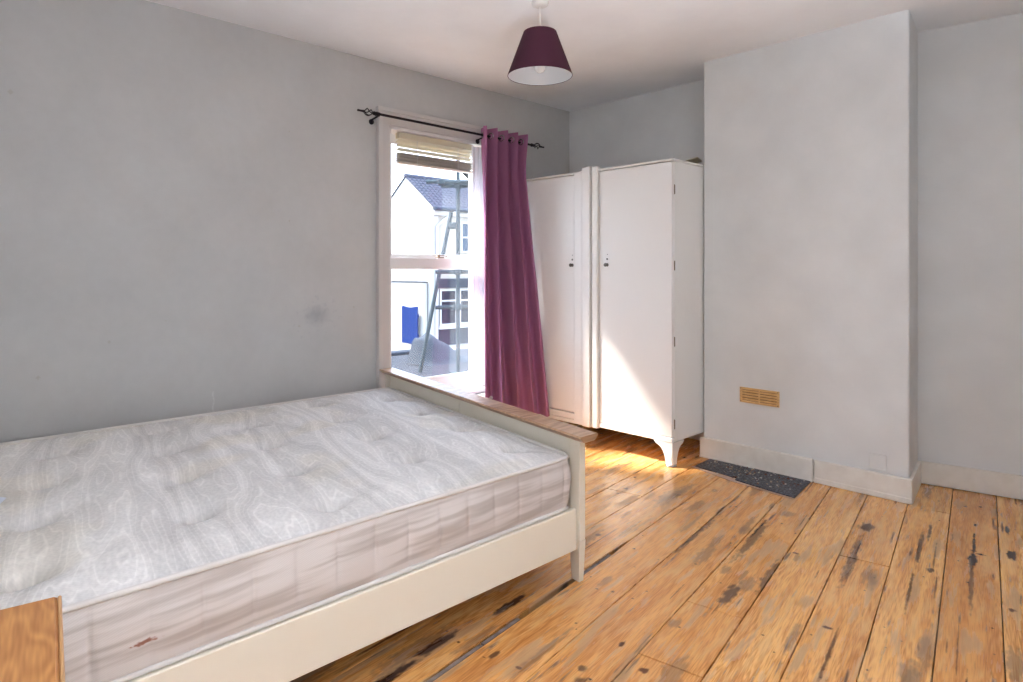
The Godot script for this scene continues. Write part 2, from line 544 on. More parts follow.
func make_materials() -> void:
	var bt := board_texture()
	M.board = textured(bt[0], 1.0, 0.5)
	M.board.roughness_texture = bt[1]
	M.under = mat(c8(30, 22, 17), 0.95)
	M.filler = mottled(mat(Color.WHITE, 0.6), 61, 0.02, 3, c8(112, 100, 94), c8(168, 150, 140), 2.0)
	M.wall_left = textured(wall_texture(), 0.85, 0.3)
	M.plaster = bumps(mottled(mat(Color.WHITE, 0.8, 0.3), 62, 0.008, 4, c8(221, 221, 219), c8(232, 232, 230), 0.5), 63, 0.012, 4, 0.12, 5.0, 0.5)
	M.ceiling = bumps(mottled(mat(Color.WHITE, 0.9, 0.3), 64, 0.008, 4, c8(240, 240, 240), c8(247, 247, 247), 0.5), 65, 0.01, 3, 0.12, 5.0, 0.5)
	M.skirting = mottled(mat(Color.WHITE, 0.45), 66, 0.02, 4, c8(226, 219, 208), c8(238, 233, 224), 1.0)
	M.gloss_white = mat(c8(232, 231, 229), 0.35)
	M.frame_white = mat(c8(226, 224, 220), 0.4)
	M.arch = mat(c8(206, 201, 196), 0.45)
	M.wardrobe = bumps(mat(c8(245, 243, 239), 0.3), 67, 0.01, 3, 0.14, 4.0, 1.2)
	M.wardrobe_side = M.wardrobe
	M.bed_paint = bumps(mat(c8(236, 228, 210), 0.5), 68, 0.02, 3, 0.08, 4.0, 1.5)
	M.ticking = textured(ticking_texture(), 0.85, 0.3)
	M.border = textured(border_texture(), 0.85, 0.3)
	M.piping = mat(c8(222, 217, 211), 0.8)
	M.tuft = mat(c8(176, 170, 164), 0.9)
	M.oak = textured(timber_texture(71, Vector3(208, 172, 136), Vector3(146, 102, 72), 0), 0.32)
	M.oak.uv1_triplanar = true
	M.oak.uv1_scale = Vector3(1.0, 1.0, 1.0)
	M.pine = textured(timber_texture(75, Vector3(220, 160, 98), Vector3(176, 112, 58), 4), 0.4)
	M.pine_plain = mat(c8(206, 158, 108), 0.45)
	M.vent_wood = textured(timber_texture(79, Vector3(238, 202, 146), Vector3(206, 158, 100), 0), 0.45)
	M.vent_wood.uv1_triplanar = true
	M.vent_wood.uv1_scale = Vector3.ONE * 3.0
	M.vent_dark = mat(c8(150, 110, 66), 0.8)
	M.iron = mat(c8(34, 28, 30), 0.45)
	M.iron.metallic = 0.6
	M.knob = mat(c8(120, 116, 110), 0.3)
	M.knob.metallic = 0.8
	M.brass_dull = mat(c8(130, 112, 92), 0.5)
	M.brass_dull.metallic = 0.6
	M.steel = mat(c8(190, 190, 190), 0.25)
	M.steel.metallic = 1.0
	M.hole = mat(c8(24, 20, 18), 0.9)
	M.curtain = bumps(mat(c8(168, 108, 144), 0.7, 0.4), 81, 0.25, 2, 0.5, 6.0, 3.0)
	M.curtain.backlight_enabled = true
	M.curtain.backlight = c8(34, 12, 26)
	M.curtain.rim_enabled = true
	M.curtain.rim = 0.4
	M.net = mat(c8(236, 236, 238), 0.9)
	M.net.backlight_enabled = true
	M.net.backlight = c8(140, 140, 144)
	M.slat = mat(c8(196, 186, 174), 0.5)
	M.slat_cream = mat(c8(214, 204, 176), 0.5)
	M.cord = mat(c8(210, 206, 198), 0.8)
	M.shade_out = bumps(mat(c8(74, 38, 52), 0.75, 0.3), 83, 0.3, 2, 0.2, 4.0, 4.0)
	M.shade_in = mat(c8(226, 228, 230), 0.7)
	M.plastic = mat(c8(228, 224, 218), 0.4)
	M.bulb = mat(c8(240, 240, 238), 0.2)
	M.slate = bumps(mottled(mat(Color.WHITE, 0.42), 85, 0.035, 5, c8(8, 9, 13), c8(96, 98, 110), 3.0, true), 86, 0.05, 4, 1.0, 8.0, 3.0)
	M.debris = [mat(c8(176, 160, 142), 0.9), mat(c8(120, 72, 48), 0.9), mat(c8(206, 200, 190), 0.9)]
	M.mortar = mat(c8(188, 154, 132), 0.95)
	M.glass = mat(Color(0.96, 0.98, 1.0, 0.008), 0.0)
	M.glass.metallic_specular = 0.35
	M.glass.transparency = BaseMaterial3D.TRANSPARENCY_ALPHA
	M.paper = mat(c8(226, 230, 240), 0.7)
	M.paper_blue = mat(c8(120, 138, 190), 0.7)
	# outdoors
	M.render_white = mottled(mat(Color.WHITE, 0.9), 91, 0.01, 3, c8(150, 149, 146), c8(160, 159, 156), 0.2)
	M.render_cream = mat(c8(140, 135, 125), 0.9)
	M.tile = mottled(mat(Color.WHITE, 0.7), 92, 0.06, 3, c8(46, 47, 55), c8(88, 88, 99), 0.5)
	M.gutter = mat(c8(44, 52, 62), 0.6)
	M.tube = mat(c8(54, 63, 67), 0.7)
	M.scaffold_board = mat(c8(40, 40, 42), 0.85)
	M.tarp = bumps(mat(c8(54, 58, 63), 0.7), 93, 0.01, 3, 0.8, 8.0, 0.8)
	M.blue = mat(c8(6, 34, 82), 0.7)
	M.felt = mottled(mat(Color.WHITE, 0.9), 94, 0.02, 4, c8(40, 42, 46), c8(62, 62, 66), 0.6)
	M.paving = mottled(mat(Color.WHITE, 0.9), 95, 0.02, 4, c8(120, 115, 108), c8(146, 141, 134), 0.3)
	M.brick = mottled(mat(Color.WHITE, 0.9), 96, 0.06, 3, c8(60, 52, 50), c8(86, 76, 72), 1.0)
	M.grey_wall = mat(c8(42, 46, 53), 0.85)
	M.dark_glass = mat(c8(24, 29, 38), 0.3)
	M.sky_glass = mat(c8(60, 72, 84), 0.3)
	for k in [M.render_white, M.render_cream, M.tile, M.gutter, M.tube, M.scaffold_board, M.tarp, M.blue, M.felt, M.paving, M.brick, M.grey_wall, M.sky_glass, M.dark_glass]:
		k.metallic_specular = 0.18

# ---------------------------------------------------------------- room
func build_room() -> void:
	O = Vector3.ZERO
	# floor
	var fl := struct_node("floor", "worn varnished pine floorboards running towards the chimney breast")
	var st := mb()
	span(st, Vector3(-0.6, -0.12, -3.85), Vector3(4.6, -0.024, 0.7))
	part("subfloor", st, M.under, fl)
	# joints across the boards, by board: where along the board one length ends
	var joints := {}
	rng.seed = 5
	for k in seams.size() - 1:
		joints[k] = []
	joints[7] = [3.86]
	joints[8] = [3.02, 0.9]
	joints[9] = [0.6]
	joints[10] = [2.27, 1.87]
	joints[12] = [0.3]
	joints[13] = [0.2]
	joints[14] = [3.19]
	for k in seams.size() - 1:
		var cuts: Array = [U0 + 0.02] + joints[k] + [U0 + UL - 0.02]
		cuts.sort()
		for c in cuts.size() - 1:
			plank(fl, k, cuts[c] + 0.0022, cuts[c + 1] - 0.0022)
	# grey fillets wedged into the wide seam by the bed foot
	for e in [[1.18, 1.62], [1.62, 1.82], [2.2, 2.36], [2.36, 2.46]]:
		st = mb()
		var w := 0.007
		var q := []
		for p in [[e[0] + 0.004, 1.0], [e[1] - 0.004, 1.0], [e[1] - 0.004, -1.0], [e[0] + 0.004, -1.0]]:
			q.append(floor_at(p[0], seam(13, p[0]) + w * p[1], 0.0))
		hexa(st, q, -0.02, -0.004)
		part("filler_strip", st, M.filler, fl)
	# walls
	st = mb()
	var x0 := -0.35
	var x1 := 4.14
	var uvw := func(p: Vector3) -> Vector2: return Vector2((p.x + 0.5) / 5.0, (2.6 - p.y) / 2.6)
	var ox0 := 2.34
	var ox1 := 3.26
	var oy0 := 0.30
	var oy1 := 2.165
	for r in [[x0 - 0.25, ox0, 0.0, CEIL], [ox1, x1 + 0.3, 0.0, CEIL], [ox0, ox1, 0.0, oy0], [ox0, ox1, oy1, CEIL]]:
		for zz in [[WZ, 1.0], [WZ - 0.27, -1.0]]:
			var q := []
			var us := []
			for p in [[r[0], r[2]], [r[1], r[2]], [r[1], r[3]], [r[0], r[3]]]:
				q.append(Vector3(p[0], p[1], zz[0]))
				us.append(uvw.call(q[-1]))
			poly(st, q, Vector3(0, 0, zz[1]), us)
	for e in [[Vector3(ox0, oy0, WZ), Vector3(ox0, oy1, WZ), Vector3.RIGHT], [Vector3(ox1, oy0, WZ), Vector3(ox1, oy1, WZ), Vector3.LEFT], [Vector3(ox0, oy0, WZ), Vector3(ox1, oy0, WZ), Vector3.UP], [Vector3(ox0, oy1, WZ), Vector3(ox1, oy1, WZ), Vector3.DOWN], [Vector3(x0 - 0.25, CEIL, WZ), Vector3(x1 + 0.3, CEIL, WZ), Vector3.UP], [Vector3(x0 - 0.25, 0, WZ), Vector3(x1 + 0.3, 0, WZ), Vector3.DOWN], [Vector3(x0 - 0.25, 0, WZ), Vector3(x0 - 0.25, CEIL, WZ), Vector3.LEFT], [Vector3(x1 + 0.3, 0, WZ), Vector3(x1 + 0.3, CEIL, WZ), Vector3.RIGHT]]:
		var back := Vector3(0, 0, -0.27)
		var q := [e[0], e[1], e[1] + back, e[0] + back]
		poly(st, q, e[2], [uvw.call(q[0]), uvw.call(q[1]), uvw.call(q[2]), uvw.call(q[3])])
	struct("wall_left", st, M.wall_left, "pale grey painted wall with the sash window and a dark smudge")
	st = mb()
	span(st, Vector3(x1, 0, WZ), Vector3(x1 + 0.25, CEIL, -1.6))
	struct("wall_back", st, M.plaster, "grey painted alcove wall behind the white wardrobe")
	st = mb()
	var al := func(p: Vector2, d: float) -> Vector3: return Vector3(p.x, d, p.y)
	extrude(st, PackedVector2Array([Vector2(4.201, -1.6), Vector2(4.201, -1.04), Vector2(4.295, -0.5), Vector2(4.42, 0.45), Vector2(4.7, 0.45), Vector2(4.7, -1.6)]), al, 0.0, CEIL)
	struct("wall_alcove", st, M.plaster, "pale grey alcove wall right of the chimney breast")
	st = mb()
	extrude(st, PackedVector2Array([Vector2(CBX, -2.144), Vector2(CBX + 0.006, -2.15), Vector2(4.139, -2.15), Vector2(4.139, -1.6), Vector2(4.2, -1.6), Vector2(4.2, -1.035), Vector2(CBX + 0.006, -0.975), Vector2(CBX, -0.981)]), al, 0.0, CEIL)
	struct("wall_chimney_breast", st, M.plaster, "white painted chimney breast standing forward of the alcoves")
	st = mb()
	span(st, Vector3(x0 - 0.25, 0, WZ), Vector3(x0, CEIL, 0.7))
	struct("wall_front", st, M.plaster, "pale grey wall behind the head of the bed")
	st = mb()
	span(st, Vector3(x0, 0, 0.45), Vector3(4.7, CEIL, 0.7))
	struct("wall_right", st, M.plaster, "pale grey wall facing the window")
	st = mb()
	span(st, Vector3(x0 - 0.25, CEIL, WZ - 0.27), Vector3(4.7, CEIL + 0.2, 0.7))
	struct("ceiling", st, M.ceiling, "white painted plaster ceiling")
	# skirting boards: front of the breast in two lengths, return, alcove
	st = mb()
	span(st, Vector3(CBX - 0.026, 0, -2.165), Vector3(CBX - 0.001, 0.130, -1.452), 0.005)
	span(st, Vector3(CBX - 0.030, 0, -2.165), Vector3(CBX - 0.024, 0.012, -1.452), 0.002)
	struct("baseboard_breast", st, M.skirting, "cream painted skirting board left of the joint under the vent")
	st = mb()
	span(st, Vector3(CBX - 0.020, 0, -1.448), Vector3(CBX - 0.001, 0.128, -0.956), 0.005)
	span(st, Vector3(CBX - 0.024, 0, -1.448), Vector3(CBX - 0.018, 0.030, -0.956), 0.003)
	struct("baseboard_corner", st, M.skirting, "cream painted skirting board below the blank plate, reaching the corner")
	st = mb()
	extrude(st, PackedVector2Array([Vector2(CBX, -0.9735), Vector2(CBX, -0.957), Vector2(4.19, -1.015), Vector2(4.19, -1.0315)]), al, 0.0, 0.128)
	struct("baseboard_return", st, M.skirting, "cream skirting board on the short side of the chimney breast")
	st = mb()
	var sk := PackedVector2Array([Vector2(4.191, -1.014), Vector2(4.279, -0.5), Vector2(4.402, 0.449), Vector2(4.418, 0.449), Vector2(4.2935, -0.5), Vector2(4.204, -1.014)])
	extrude(st, sk, al, 0.007, 0.128)
	struct("baseboard_alcove", st, M.skirting, "cream skirting board along the alcove right of the chimney breast")
	st = mb()
	span(st, Vector3(x0, 0, WZ + 0.001), Vector3(x1, 0.13, WZ + 0.02), 0.005)
	struct("baseboard_left", st, M.skirting, "cream skirting board below the window behind the bed")

func hexa(st: SurfaceTool, top: Array, y0: float, y1: float, uvs: Array = [], ch := 0.0) -> void:
	# slab with a four-cornered outline
	var mid := Vector3.ZERO
	for p in top:
		mid += p / float(top.size())
	var a := []
	var b := []
	for p in top:
		a.append(Vector3(p.x, y0, p.z))
		var q: Vector3 = p
		b.append(Vector3(q.x, y1 - ch, q.z))
	var t := []
	for p in b:
		var d: Vector3 = mid - p
		d.y = 0
		t.append(p)
	if ch > 0.0:
		t = []
		for i in top.size():
			var e1: Vector3 = (b[(i + 1) % top.size()] - b[i]).normalized()
			var e2: Vector3 = (b[(i + top.size() - 1) % top.size()] - b[i]).normalized()
			if (e1 + e2).length() < 0.3:
				e1 = (mid - b[i]).normalized()
				e1 = Vector3(e1.x, 0, e1.z) - e2 * e2.dot(e1)
				e1 = e1.normalized()
				e2 = Vector3.ZERO
			t.append(b[i] + (e1 + e2) * ch + Vector3(0, ch, 0))
	poly(st, t, Vector3.UP, uvs)
	for i in top.size():
		var k := (i + 1) % top.size()
		var away: Vector3 = (b[i] + b[k]) / 2.0 - mid
		away.y = 0
		var u4 := [] if uvs.is_empty() else [uvs[i], uvs[k], uvs[k], uvs[i]]
		poly(st, [a[i], a[k], b[k], b[i]], away, u4)
		if ch > 0.0:
			poly(st, [b[i], b[k], t[k], t[i]], away + Vector3.UP * 0.01, u4)

func plank(fl: Node3D, k: int, u0: float, u1: float) -> void:
	var gap := 0.0016
	var gap2 := 0.0016
	if k == 13:
		gap = 0.011
	if k == 12:
		gap2 = 0.011
	if k == 11 or k == 10:
		gap = 0.0025
	var q := []
	var us := []
	var s := (k - FIRST + 2 * STRIPS) % STRIPS
	var ps := [[u0, 0.0], [u1, 0.0], [u1, 1.0], [u0, 1.0]]
	if k == 13 and u0 < 2.4 and u1 > 2.7:
		ps = [[u0, 0.0], [2.45, 0.0], [2.66, 0.0], [u1, 0.0], [u1, 1.0], [u0, 1.0]]
	if k == 12 and u0 < 2.4 and u1 > 2.7:
		ps = [[u0, 0.0], [u1, 0.0], [u1, 1.0], [2.66, 1.0], [2.45, 1.0], [u0, 1.0]]
	for p in ps:
		var g1 := gap if k != 13 or p[0] < 2.5 else 0.0016
		var g2 := gap2 if k != 12 or p[0] < 2.5 else 0.0016
		var v: float = (seam(k, p[0]) - g1) if p[1] == 0.0 else (seam(k + 1, p[0]) + g2)
		q.append(floor_at(p[0], v, 0.0))
		us.append(Vector2((p[0] - U0) / UL, (s + lerpf(0.02, 0.98, p[1])) / STRIPS))
	var st := mb()
	hexa(st, q, -0.022, -rng.randf() * 0.0015, us, 0.0015)
	part("plank", st, M.board, fl)

# ---------------------------------------------------------------- window
func build_window() -> void:
	var w := struct_node("window_1", "white painted timber sash window with moulded architrave")
	var x0 := 2.34
	var x1 := 3.26
	var y0 := 0.30
	var y1 := 2.165
	# architrave: three stepped strips on each side and on top
	for e in [[-1.0, x0], [1.0, x1]]:
		var st := mb()
		var prof := [[0.0, 0.062, 0.016], [0.062, 0.078, 0.026], [0.078, 0.098, 0.036]]
		for p in prof:
			var a: float = e[1] + e[0] * p[0]
			var b: float = e[1] + e[0] * p[1]
			span(st, Vector3(minf(a, b), 0.14 if e[0] < 0 else 0.14, WZ + 0.001), Vector3(maxf(a, b), y1 + p[1], WZ + p[2]), 0.003)
		part("architrave", st, M.arch, w)
	var st := mb()
	for p in [[0.0, 0.062, 0.016], [0.062, 0.078, 0.026], [0.078, 0.105, 0.036]]:
		span(st, Vector3(x0 - p[1] * 0.98, y1 + p[0], WZ + 0.0012), Vector3(x1 + p[1] * 0.98, y1 + p[1], WZ + p[2] + 0.001), 0.003)
	part("head_architrave", st, M.arch, w)
	# box frame linings
	st = mb()
	span(st, Vector3(x0 + 0.001, y0, WZ - 0.26), Vector3(x0 + 0.022, y1, WZ - 0.002), 0.002)
	span(st, Vector3(x1 - 0.022, y0, WZ - 0.26), Vector3(x1 - 0.001, y1, WZ - 0.002), 0.002)
	span(st, Vector3(x0 + 0.001, y1 - 0.022, WZ - 0.26), Vector3(x1 - 0.001, y1 - 0.001, WZ - 0.002), 0.002)
	part("lining", st, M.frame_white, w)
	# sashes
	var up := sash(w, "upper_sash", x0 + 0.022, x1 - 0.022, 1.265, y1 - 0.022, WZ - 0.155, 0.052, 0.055)
	var lo := sash(w, "lower_sash", x0 + 0.022, x1 - 0.022, y0 + 0.031, 1.300, WZ - 0.105, 0.115, 0.070)
	st = mb()
	var cx := 2.84
	span(st, Vector3(cx - 0.03, 1.301, WZ - 0.118), Vector3(cx + 0.03, 1.308, WZ - 0.088), 0.002)
	lathe(st, [[0.0, 0.02], [0.008, 0.018], [0.01, 0.01], [0.008, 0.0]], Vector3(cx - 0.012, 1.307, WZ - 0.103), 12)
	tube(st, [Vector3(cx - 0.012, 1.32, WZ - 0.103), Vector3(cx + 0.02, 1.318, WZ - 0.09), Vector3(cx + 0.05, 1.314, WZ - 0.085)], 0.004, 8)
	part("sash_fastener", st, M.brass_dull, lo)
	st = mb()
	span(st, Vector3(x0 - 0.11, 0.272, WZ + 0.001), Vector3(x1 + 0.11, 0.30, WZ + 0.135), 0.008)
	span(st, Vector3(x0 + 0.001, 0.301, WZ - 0.34), Vector3(x1 - 0.001, 0.33, WZ + 0.002), 0.006)
	part("sill_board", st, M.gloss_white, w)

func sash(w: Node3D, called: String, x0: float, x1: float, y0: float, y1: float, z: float, bottom: float, top: float) -> MeshInstance3D:
	var st := mb()
	var s := 0.032
	var d := 0.022
	span(st, Vector3(x0, y0, z - d), Vector3(x0 + s, y1, z + d), 0.003)
	span(st, Vector3(x1 - s, y0, z - d), Vector3(x1, y1, z + d), 0.003)
	span(st, Vector3(x0 + s, y0, z - d), Vector3(x1 - s, y0 + bottom, z + d), 0.003)
	span(st, Vector3(x0 + s, y1 - top, z - d), Vector3(x1 - s, y1, z + d), 0.003)
	span(st, Vector3(x0 + s, y0 + bottom, z + d - 0.012), Vector3(x1 - s, y0 + bottom + 0.01, z + d - 0.002), 0.003)
	span(st, Vector3(x0 + s, y1 - top - 0.01, z + d - 0.012), Vector3(x1 - s, y1 - top, z + d - 0.002), 0.003)
	var o := part(called, st, M.frame_white, w)
	st = mb()
	span(st, Vector3(x0 + s - 0.004, y0 + bottom - 0.004, z - 0.002), Vector3(x1 - s + 0.004, y1 - top + 0.004, z + 0.002))
	part("pane", st, M.glass, o)
	return o

func build_blind() -> void:
	var t := thing("venetian_blind", Vector3(2.76, 1.90, WZ - 0.045), "cream slatted venetian blind drawn up at the top of the sash window", "blind")
	var x0 := 2.435
	var x1 := 3.085
	var z := WZ - 0.045
	var st := mb()
	span(st, Vector3(x0, 2.098, z - 0.022), Vector3(x1, 2.139, z + 0.022), 0.003)
	part("head_rail", st, M.slat_cream, t)
	var y := 2.082
	rng.seed = 77
	for k in 11:
		st = mb()
		var tilt := -0.35 if k < 3 else (-0.25 + rng.randf_range(-0.2, 0.12))
		var bs := Basis(Vector3.RIGHT, tilt) * Basis(Vector3.BACK, rng.randf_range(-0.004, 0.004))
		# slightly crowned slat
		var prof := []
		for i in 5:
			var a := -1.0 + 0.5 * i
			prof.append(Vector2(a * 0.021, 0.0025 * (1.0 - a * a)))
		var outl := PackedVector2Array()
		for p in prof:
			outl.append(p + Vector2(0, 0.0013))
		for i in 5:
			outl.append(prof[4 - i] - Vector2(0, 0.0013))
		var cy := y
		var cz := z + rng.randf_range(-0.002, 0.002)
		extrude(st, outl, func(p: Vector2, d: float) -> Vector3: return Vector3(2.76, cy, cz) + bs * Vector3(d, p.y, -p.x), x0 - 2.76 + rng.randf_range(-0.002, 0.002), x1 - 2.76)
		part("slat", st, M.slat_cream if k < 3 else M.slat, t)
		y -= 0.027 if k < 3 else 0.0068
	st = mb()
	span(st, Vector3(x0, y - 0.016, z - 0.021), Vector3(x1, y - 0.001, z + 0.021), 0.004)
	part("bottom_rail", st, M.slat, t)
	for x in [2.58, 2.94]:
		st = mb()
		for dz in [-0.026, 0.026]:
			tube(st, [Vector3(x, 2.097, z + dz), Vector3(x, 2.0, z + dz), Vector3(x + 0.003, y - 0.02, z + dz)], 0.0022, 6)
		part("ladder_cord", st, M.cord, t)

# ---------------------------------------------------------------- curtain, rod
func rod_finial(st: SurfaceTool, c: Vector3, sx: float) -> void:
	# twisted wire cage between two collars, ending in a short point
	lathe(st, [[0.0, -0.04], [0.012, -0.038], [0.014, -0.03], [0.010, -0.02], [0.013, -0.01], [0.008, 0.0]], c, 12, Basis(Vector3.BACK, -PI / 2 * sx))
	for k in 4:
		var pts := []
		for i in 9:
			var f := i / 8.0
			var r := 0.003 + 0.021 * sin(f * PI)
			var a := TAU * k / 4.0 + f * 2.6
			pts.append(c + Vector3(sx * f * 0.062, cos(a) * r, sin(a) * r))
		tube(st, pts, 0.0032, 6)
	lathe(st, [[0.006, 0.058], [0.008, 0.066], [0.006, 0.085], [0.007, 0.105], [0.0, 0.108]], c, 12, Basis(Vector3.BACK, -PI / 2 * sx))

func build_rod() -> void:
	var t := thing("curtain_rod", Vector3(2.87, 2.19, -3.49), "black iron curtain rod with twisted cage finials above the window", "curtain rod")
	var st := mb()
	tube(st, [Vector3(2.15, 2.193, -3.49), Vector3(2.9, 2.19, -3.49), Vector3(3.60, 2.187, -3.49)], 0.0085, 12)
	part("pole", st, M.iron, t)
	for e in [[2.15, -1.0, 2.193], [3.60, 1.0, 2.187]]:
		st = mb()
		rod_finial(st, Vector3(e[0], e[2], -3.49), e[1])
		part("finial", st, M.iron, t)
	for x in [2.185, 3.075]:
		st = mb()
		tube(st, [Vector3(x, 2.155, WZ + 0.04), Vector3(x, 2.168, -3.55), Vector3(x, 2.176, -3.49)], 0.006, 8)
		lathe(st, [[0.0, 0.004], [0.018, 0.004], [0.018, 0.0]], Vector3(x, 2.155, WZ + 0.037), 14, Basis(Vector3.RIGHT, PI / 2))
		lathe(st, [[0.0145, -0.012], [0.0145, 0.012]], Vector3(x, 2.19, -3.49), 14, Basis(Vector3.BACK, PI / 2))
		part("bracket", st, M.iron, t)

func curtain_point(s: float, t: float) -> Vector3:
	# s from the window side to the wardrobe side, t from hem at the rod to the foot
	var y := lerpf(2.245, 0.16, t)
	var l := Vector3(lerpf(3.030, 3.035, t), y, lerpf(-3.485, -3.44, t))
	var k := smoothstep(0.0, 0.2, t)
	var rx := lerpf(3.50, 3.415, k)
	var rz := lerpf(-3.485, lerpf(-3.43, -3.15, t), k)
	var r := Vector3(rx, y, rz)
	var p := l.lerp(r, s)
	var dir := (r - l).normalized()
	var nrm := Vector3(-dir.z, 0, dir.x)
	if nrm.z < 0:
		nrm = -nrm
	var ph := s * TAU * 4.5 + 0.5 + 0.9 * sin(t * 2.2 + s * 3.0) * t
	var amp := lerpf(0.058, 0.078, t) * (1.0 - 0.35 * sin(s * 9.0 + t * 2.0) * t)
	amp *= lerpf(1.0, smoothstep(1.0, 0.82, s) * 0.85 + 0.15, k)
	var wob := 0.006 * sin(t * 9.0 + s * 21.0) * t
	var sh := sin(ph)
	p += nrm * (signf(sh) * pow(absf(sh), 0.8) * amp + wob)
	p += dir * (cos(ph) * 0.012 * (1.0 - absf(s - 0.5)))
	return p

func build_curtain() -> void:
	var t := thing("curtain", Vector3(3.25, 0.16, -3.4), "mauve pleated eyelet curtain drawn to the right of the window", "curtain")
	part("drape", grid(150, 60, curtain_point, func(s: float, q: float) -> Vector2: return Vector2(s * 1.4, q * 2.1)), M.curtain, t)
	var st := mb()
	# eyelet rings where the cloth crosses the rod
	for k in 9:
		var s := (k * 0.5 - 0.5 / TAU * 1.0) / 4.5
		if s < 0.02 or s > 0.97:
			continue
		st = mb()
		var p := curtain_point(s, 0.028)
		var q := curtain_point(s + 0.006, 0.028)
		var nrm := Vector3(-(q - p).z, 0, (q - p).x).normalized()
		if nrm.z < 0.0:
			nrm = -nrm
		var e1 := (q - p).normalized()
		var pts := []
		for i in 19:
			var a := TAU * i / 18.0
			pts.append(Vector3(p.x, 2.19, p.z) + (e1 * cos(a) + Vector3.UP * sin(a)) * 0.022)
		tube(st, pts, 0.005, 6, false)
		part("eyelet", st, M.steel, t)
	var n := thing("net_curtain", Vector3(3.13, 0.3, WZ + 0.045), "narrow white net curtain hanging between blind and mauve curtain", "net curtain")  # hidden width behind the mauve curtain is put there to block stray sun
	part("drape", grid(60, 24, func(s: float, q: float) -> Vector3:
		var y := lerpf(2.12, 0.36, q)
		return Vector3(lerpf(3.030, 3.245, s) + 0.012 * q + 0.006 * sin(q * 11.0), y, WZ + 0.024 + 0.008 * sin(s * 30.0 + q * 1.3)), func(s: float, q: float) -> Vector2: return Vector2(s, q)), M.net, n)

# ---------------------------------------------------------------- bed
const BED := Vector3(1.9, 0, -1.60)          # near corner of the footboard
const BX := Vector3(1, 0, 0)
const BZ := Vector3(-0.19, 0, 1.0)           # the old frame has racked out of square

func bed_basis() -> Basis:
	return Basis(BX, Vector3.UP, BZ)

func bp(a: float, y: float, b: float) -> Vector3:
	# a: towards the foot (0 = inner face of the footboard), b: from the near side towards the window wall
	return BED + BX * a - BZ * b + Vector3(0, y, 0)

func bspan(st: SurfaceTool, a0: float, a1: float, y0: float, y1: float, b0: float, b1: float, ch := 0.0) -> void:
	box(st, bp((a0 + a1) / 2, (y0 + y1) / 2, (b0 + b1) / 2), Vector3(absf(a1 - a0), absf(y1 - y0), absf(b1 - b0)), ch, bed_basis())

func build_bed() -> void:
	var W := 1.93
	var t := thing("bed_frame", bp(-1.0, 0, W / 2), "cream painted wooden bed frame with oak capped footboard", "bed")
	var st: SurfaceTool
	# tapered feet with posts
	for e in [[0.0, 0.036, 0.0, 0.062, 0.552], [0.0, 0.036, W - 0.062, W, 0.552], [-2.075, -2.035, 0.0, 0.062, 0.98], [-2.075, -2.035, W - 0.062, W, 0.98]]:
		st = mb()
		bspan(st, e[0], e[1], 0.16, e[4], e[2], e[3], 0.003)
		var q0 := []
		var q1 := []
		var m := Vector2((e[0] + e[1]) / 2, (e[2] + e[3]) / 2)
		for k in [[0, 2], [1, 2], [1, 3], [0, 3]]:
			var a: float = e[k[0]]
			var b: float = e[k[1]]
			q1.append(bp(a, 0.1605, b))
			q0.append(bp(lerpf(m.x, a, 0.72), 0.0, lerpf(m.y, b, 0.72)))
		for i in 4:
			var k := (i + 1) % 4
			poly(st, [q0[i], q0[k], q1[k], q1[i]], (q1[i] + q1[k]) / 2.0 - bp(m.x, 0.16, m.y))
		poly(st, q0, Vector3.DOWN)
		part("leg", st, M.bed_paint, t)
	# footboard: two flush panels with a groove between, lower rail, oak cap
	for e in [[0.066, W / 2 - 0.003], [W / 2 + 0.003, W - 0.066]]:
		st = mb()
		bspan(st, 0.006, 0.030, 0.20, 0.552, e[0], e[1], 0.002)
		part("footboard_panel", st, M.bed_paint, t)
	st = mb()
	bspan(st, 0.002, 0.034, 0.165, 0.20, 0.063, W - 0.063, 0.002)
	part("foot_rail", st, M.bed_paint, t)
	st = mb()
	# cap: flat top, front edge undercut
	var prof := PackedVector2Array([Vector2(-0.036, 0.572), Vector2(-0.030, 0.578), Vector2(0.066, 0.578), Vector2(0.072, 0.572), Vector2(0.050, 0.5525), Vector2(-0.014, 0.5525)])
	extrude(st, prof, func(p: Vector2, d: float) -> Vector3: return bp(p.x, p.y, d), -0.04, W + 0.02)
	part("cap_rail", st, M.oak, t, "oak strip along the top of the footboard")
	# side rails
	for b in [[0.016, 0.040], [W - 0.040, W - 0.016]]:
		st = mb()
		bspan(st, -2.034, -0.001, 0.125, 0.285, b[0], b[1], 0.003)
		part("side_rail", st, M.bed_paint, t)
	for k in 13:
		st = mb()
		var a := -0.10 - k * 0.152
		bspan(st, a - 0.04, a + 0.04, 0.245, 0.262, 0.042, W - 0.042, 0.002)
		part("slat", st, M.pine_plain, t)
	st = mb()
	bspan(st, -2.066, -2.044, 0.24, 0.965, 0.064, W - 0.064, 0.003)
	part("headboard_panel", st, M.bed_paint, t)
	st = mb()
	bspan(st, -2.085, -2.02, 0.981, 1.003, -0.01, W + 0.01, 0.004)
	part("headboard_cap", st, M.oak, t)

const MW := 1.80
const ML := 1.98
const MA := -0.020                # foot end of the mattress
const MB := 0.030                 # near side of the mattress
var tufts := []

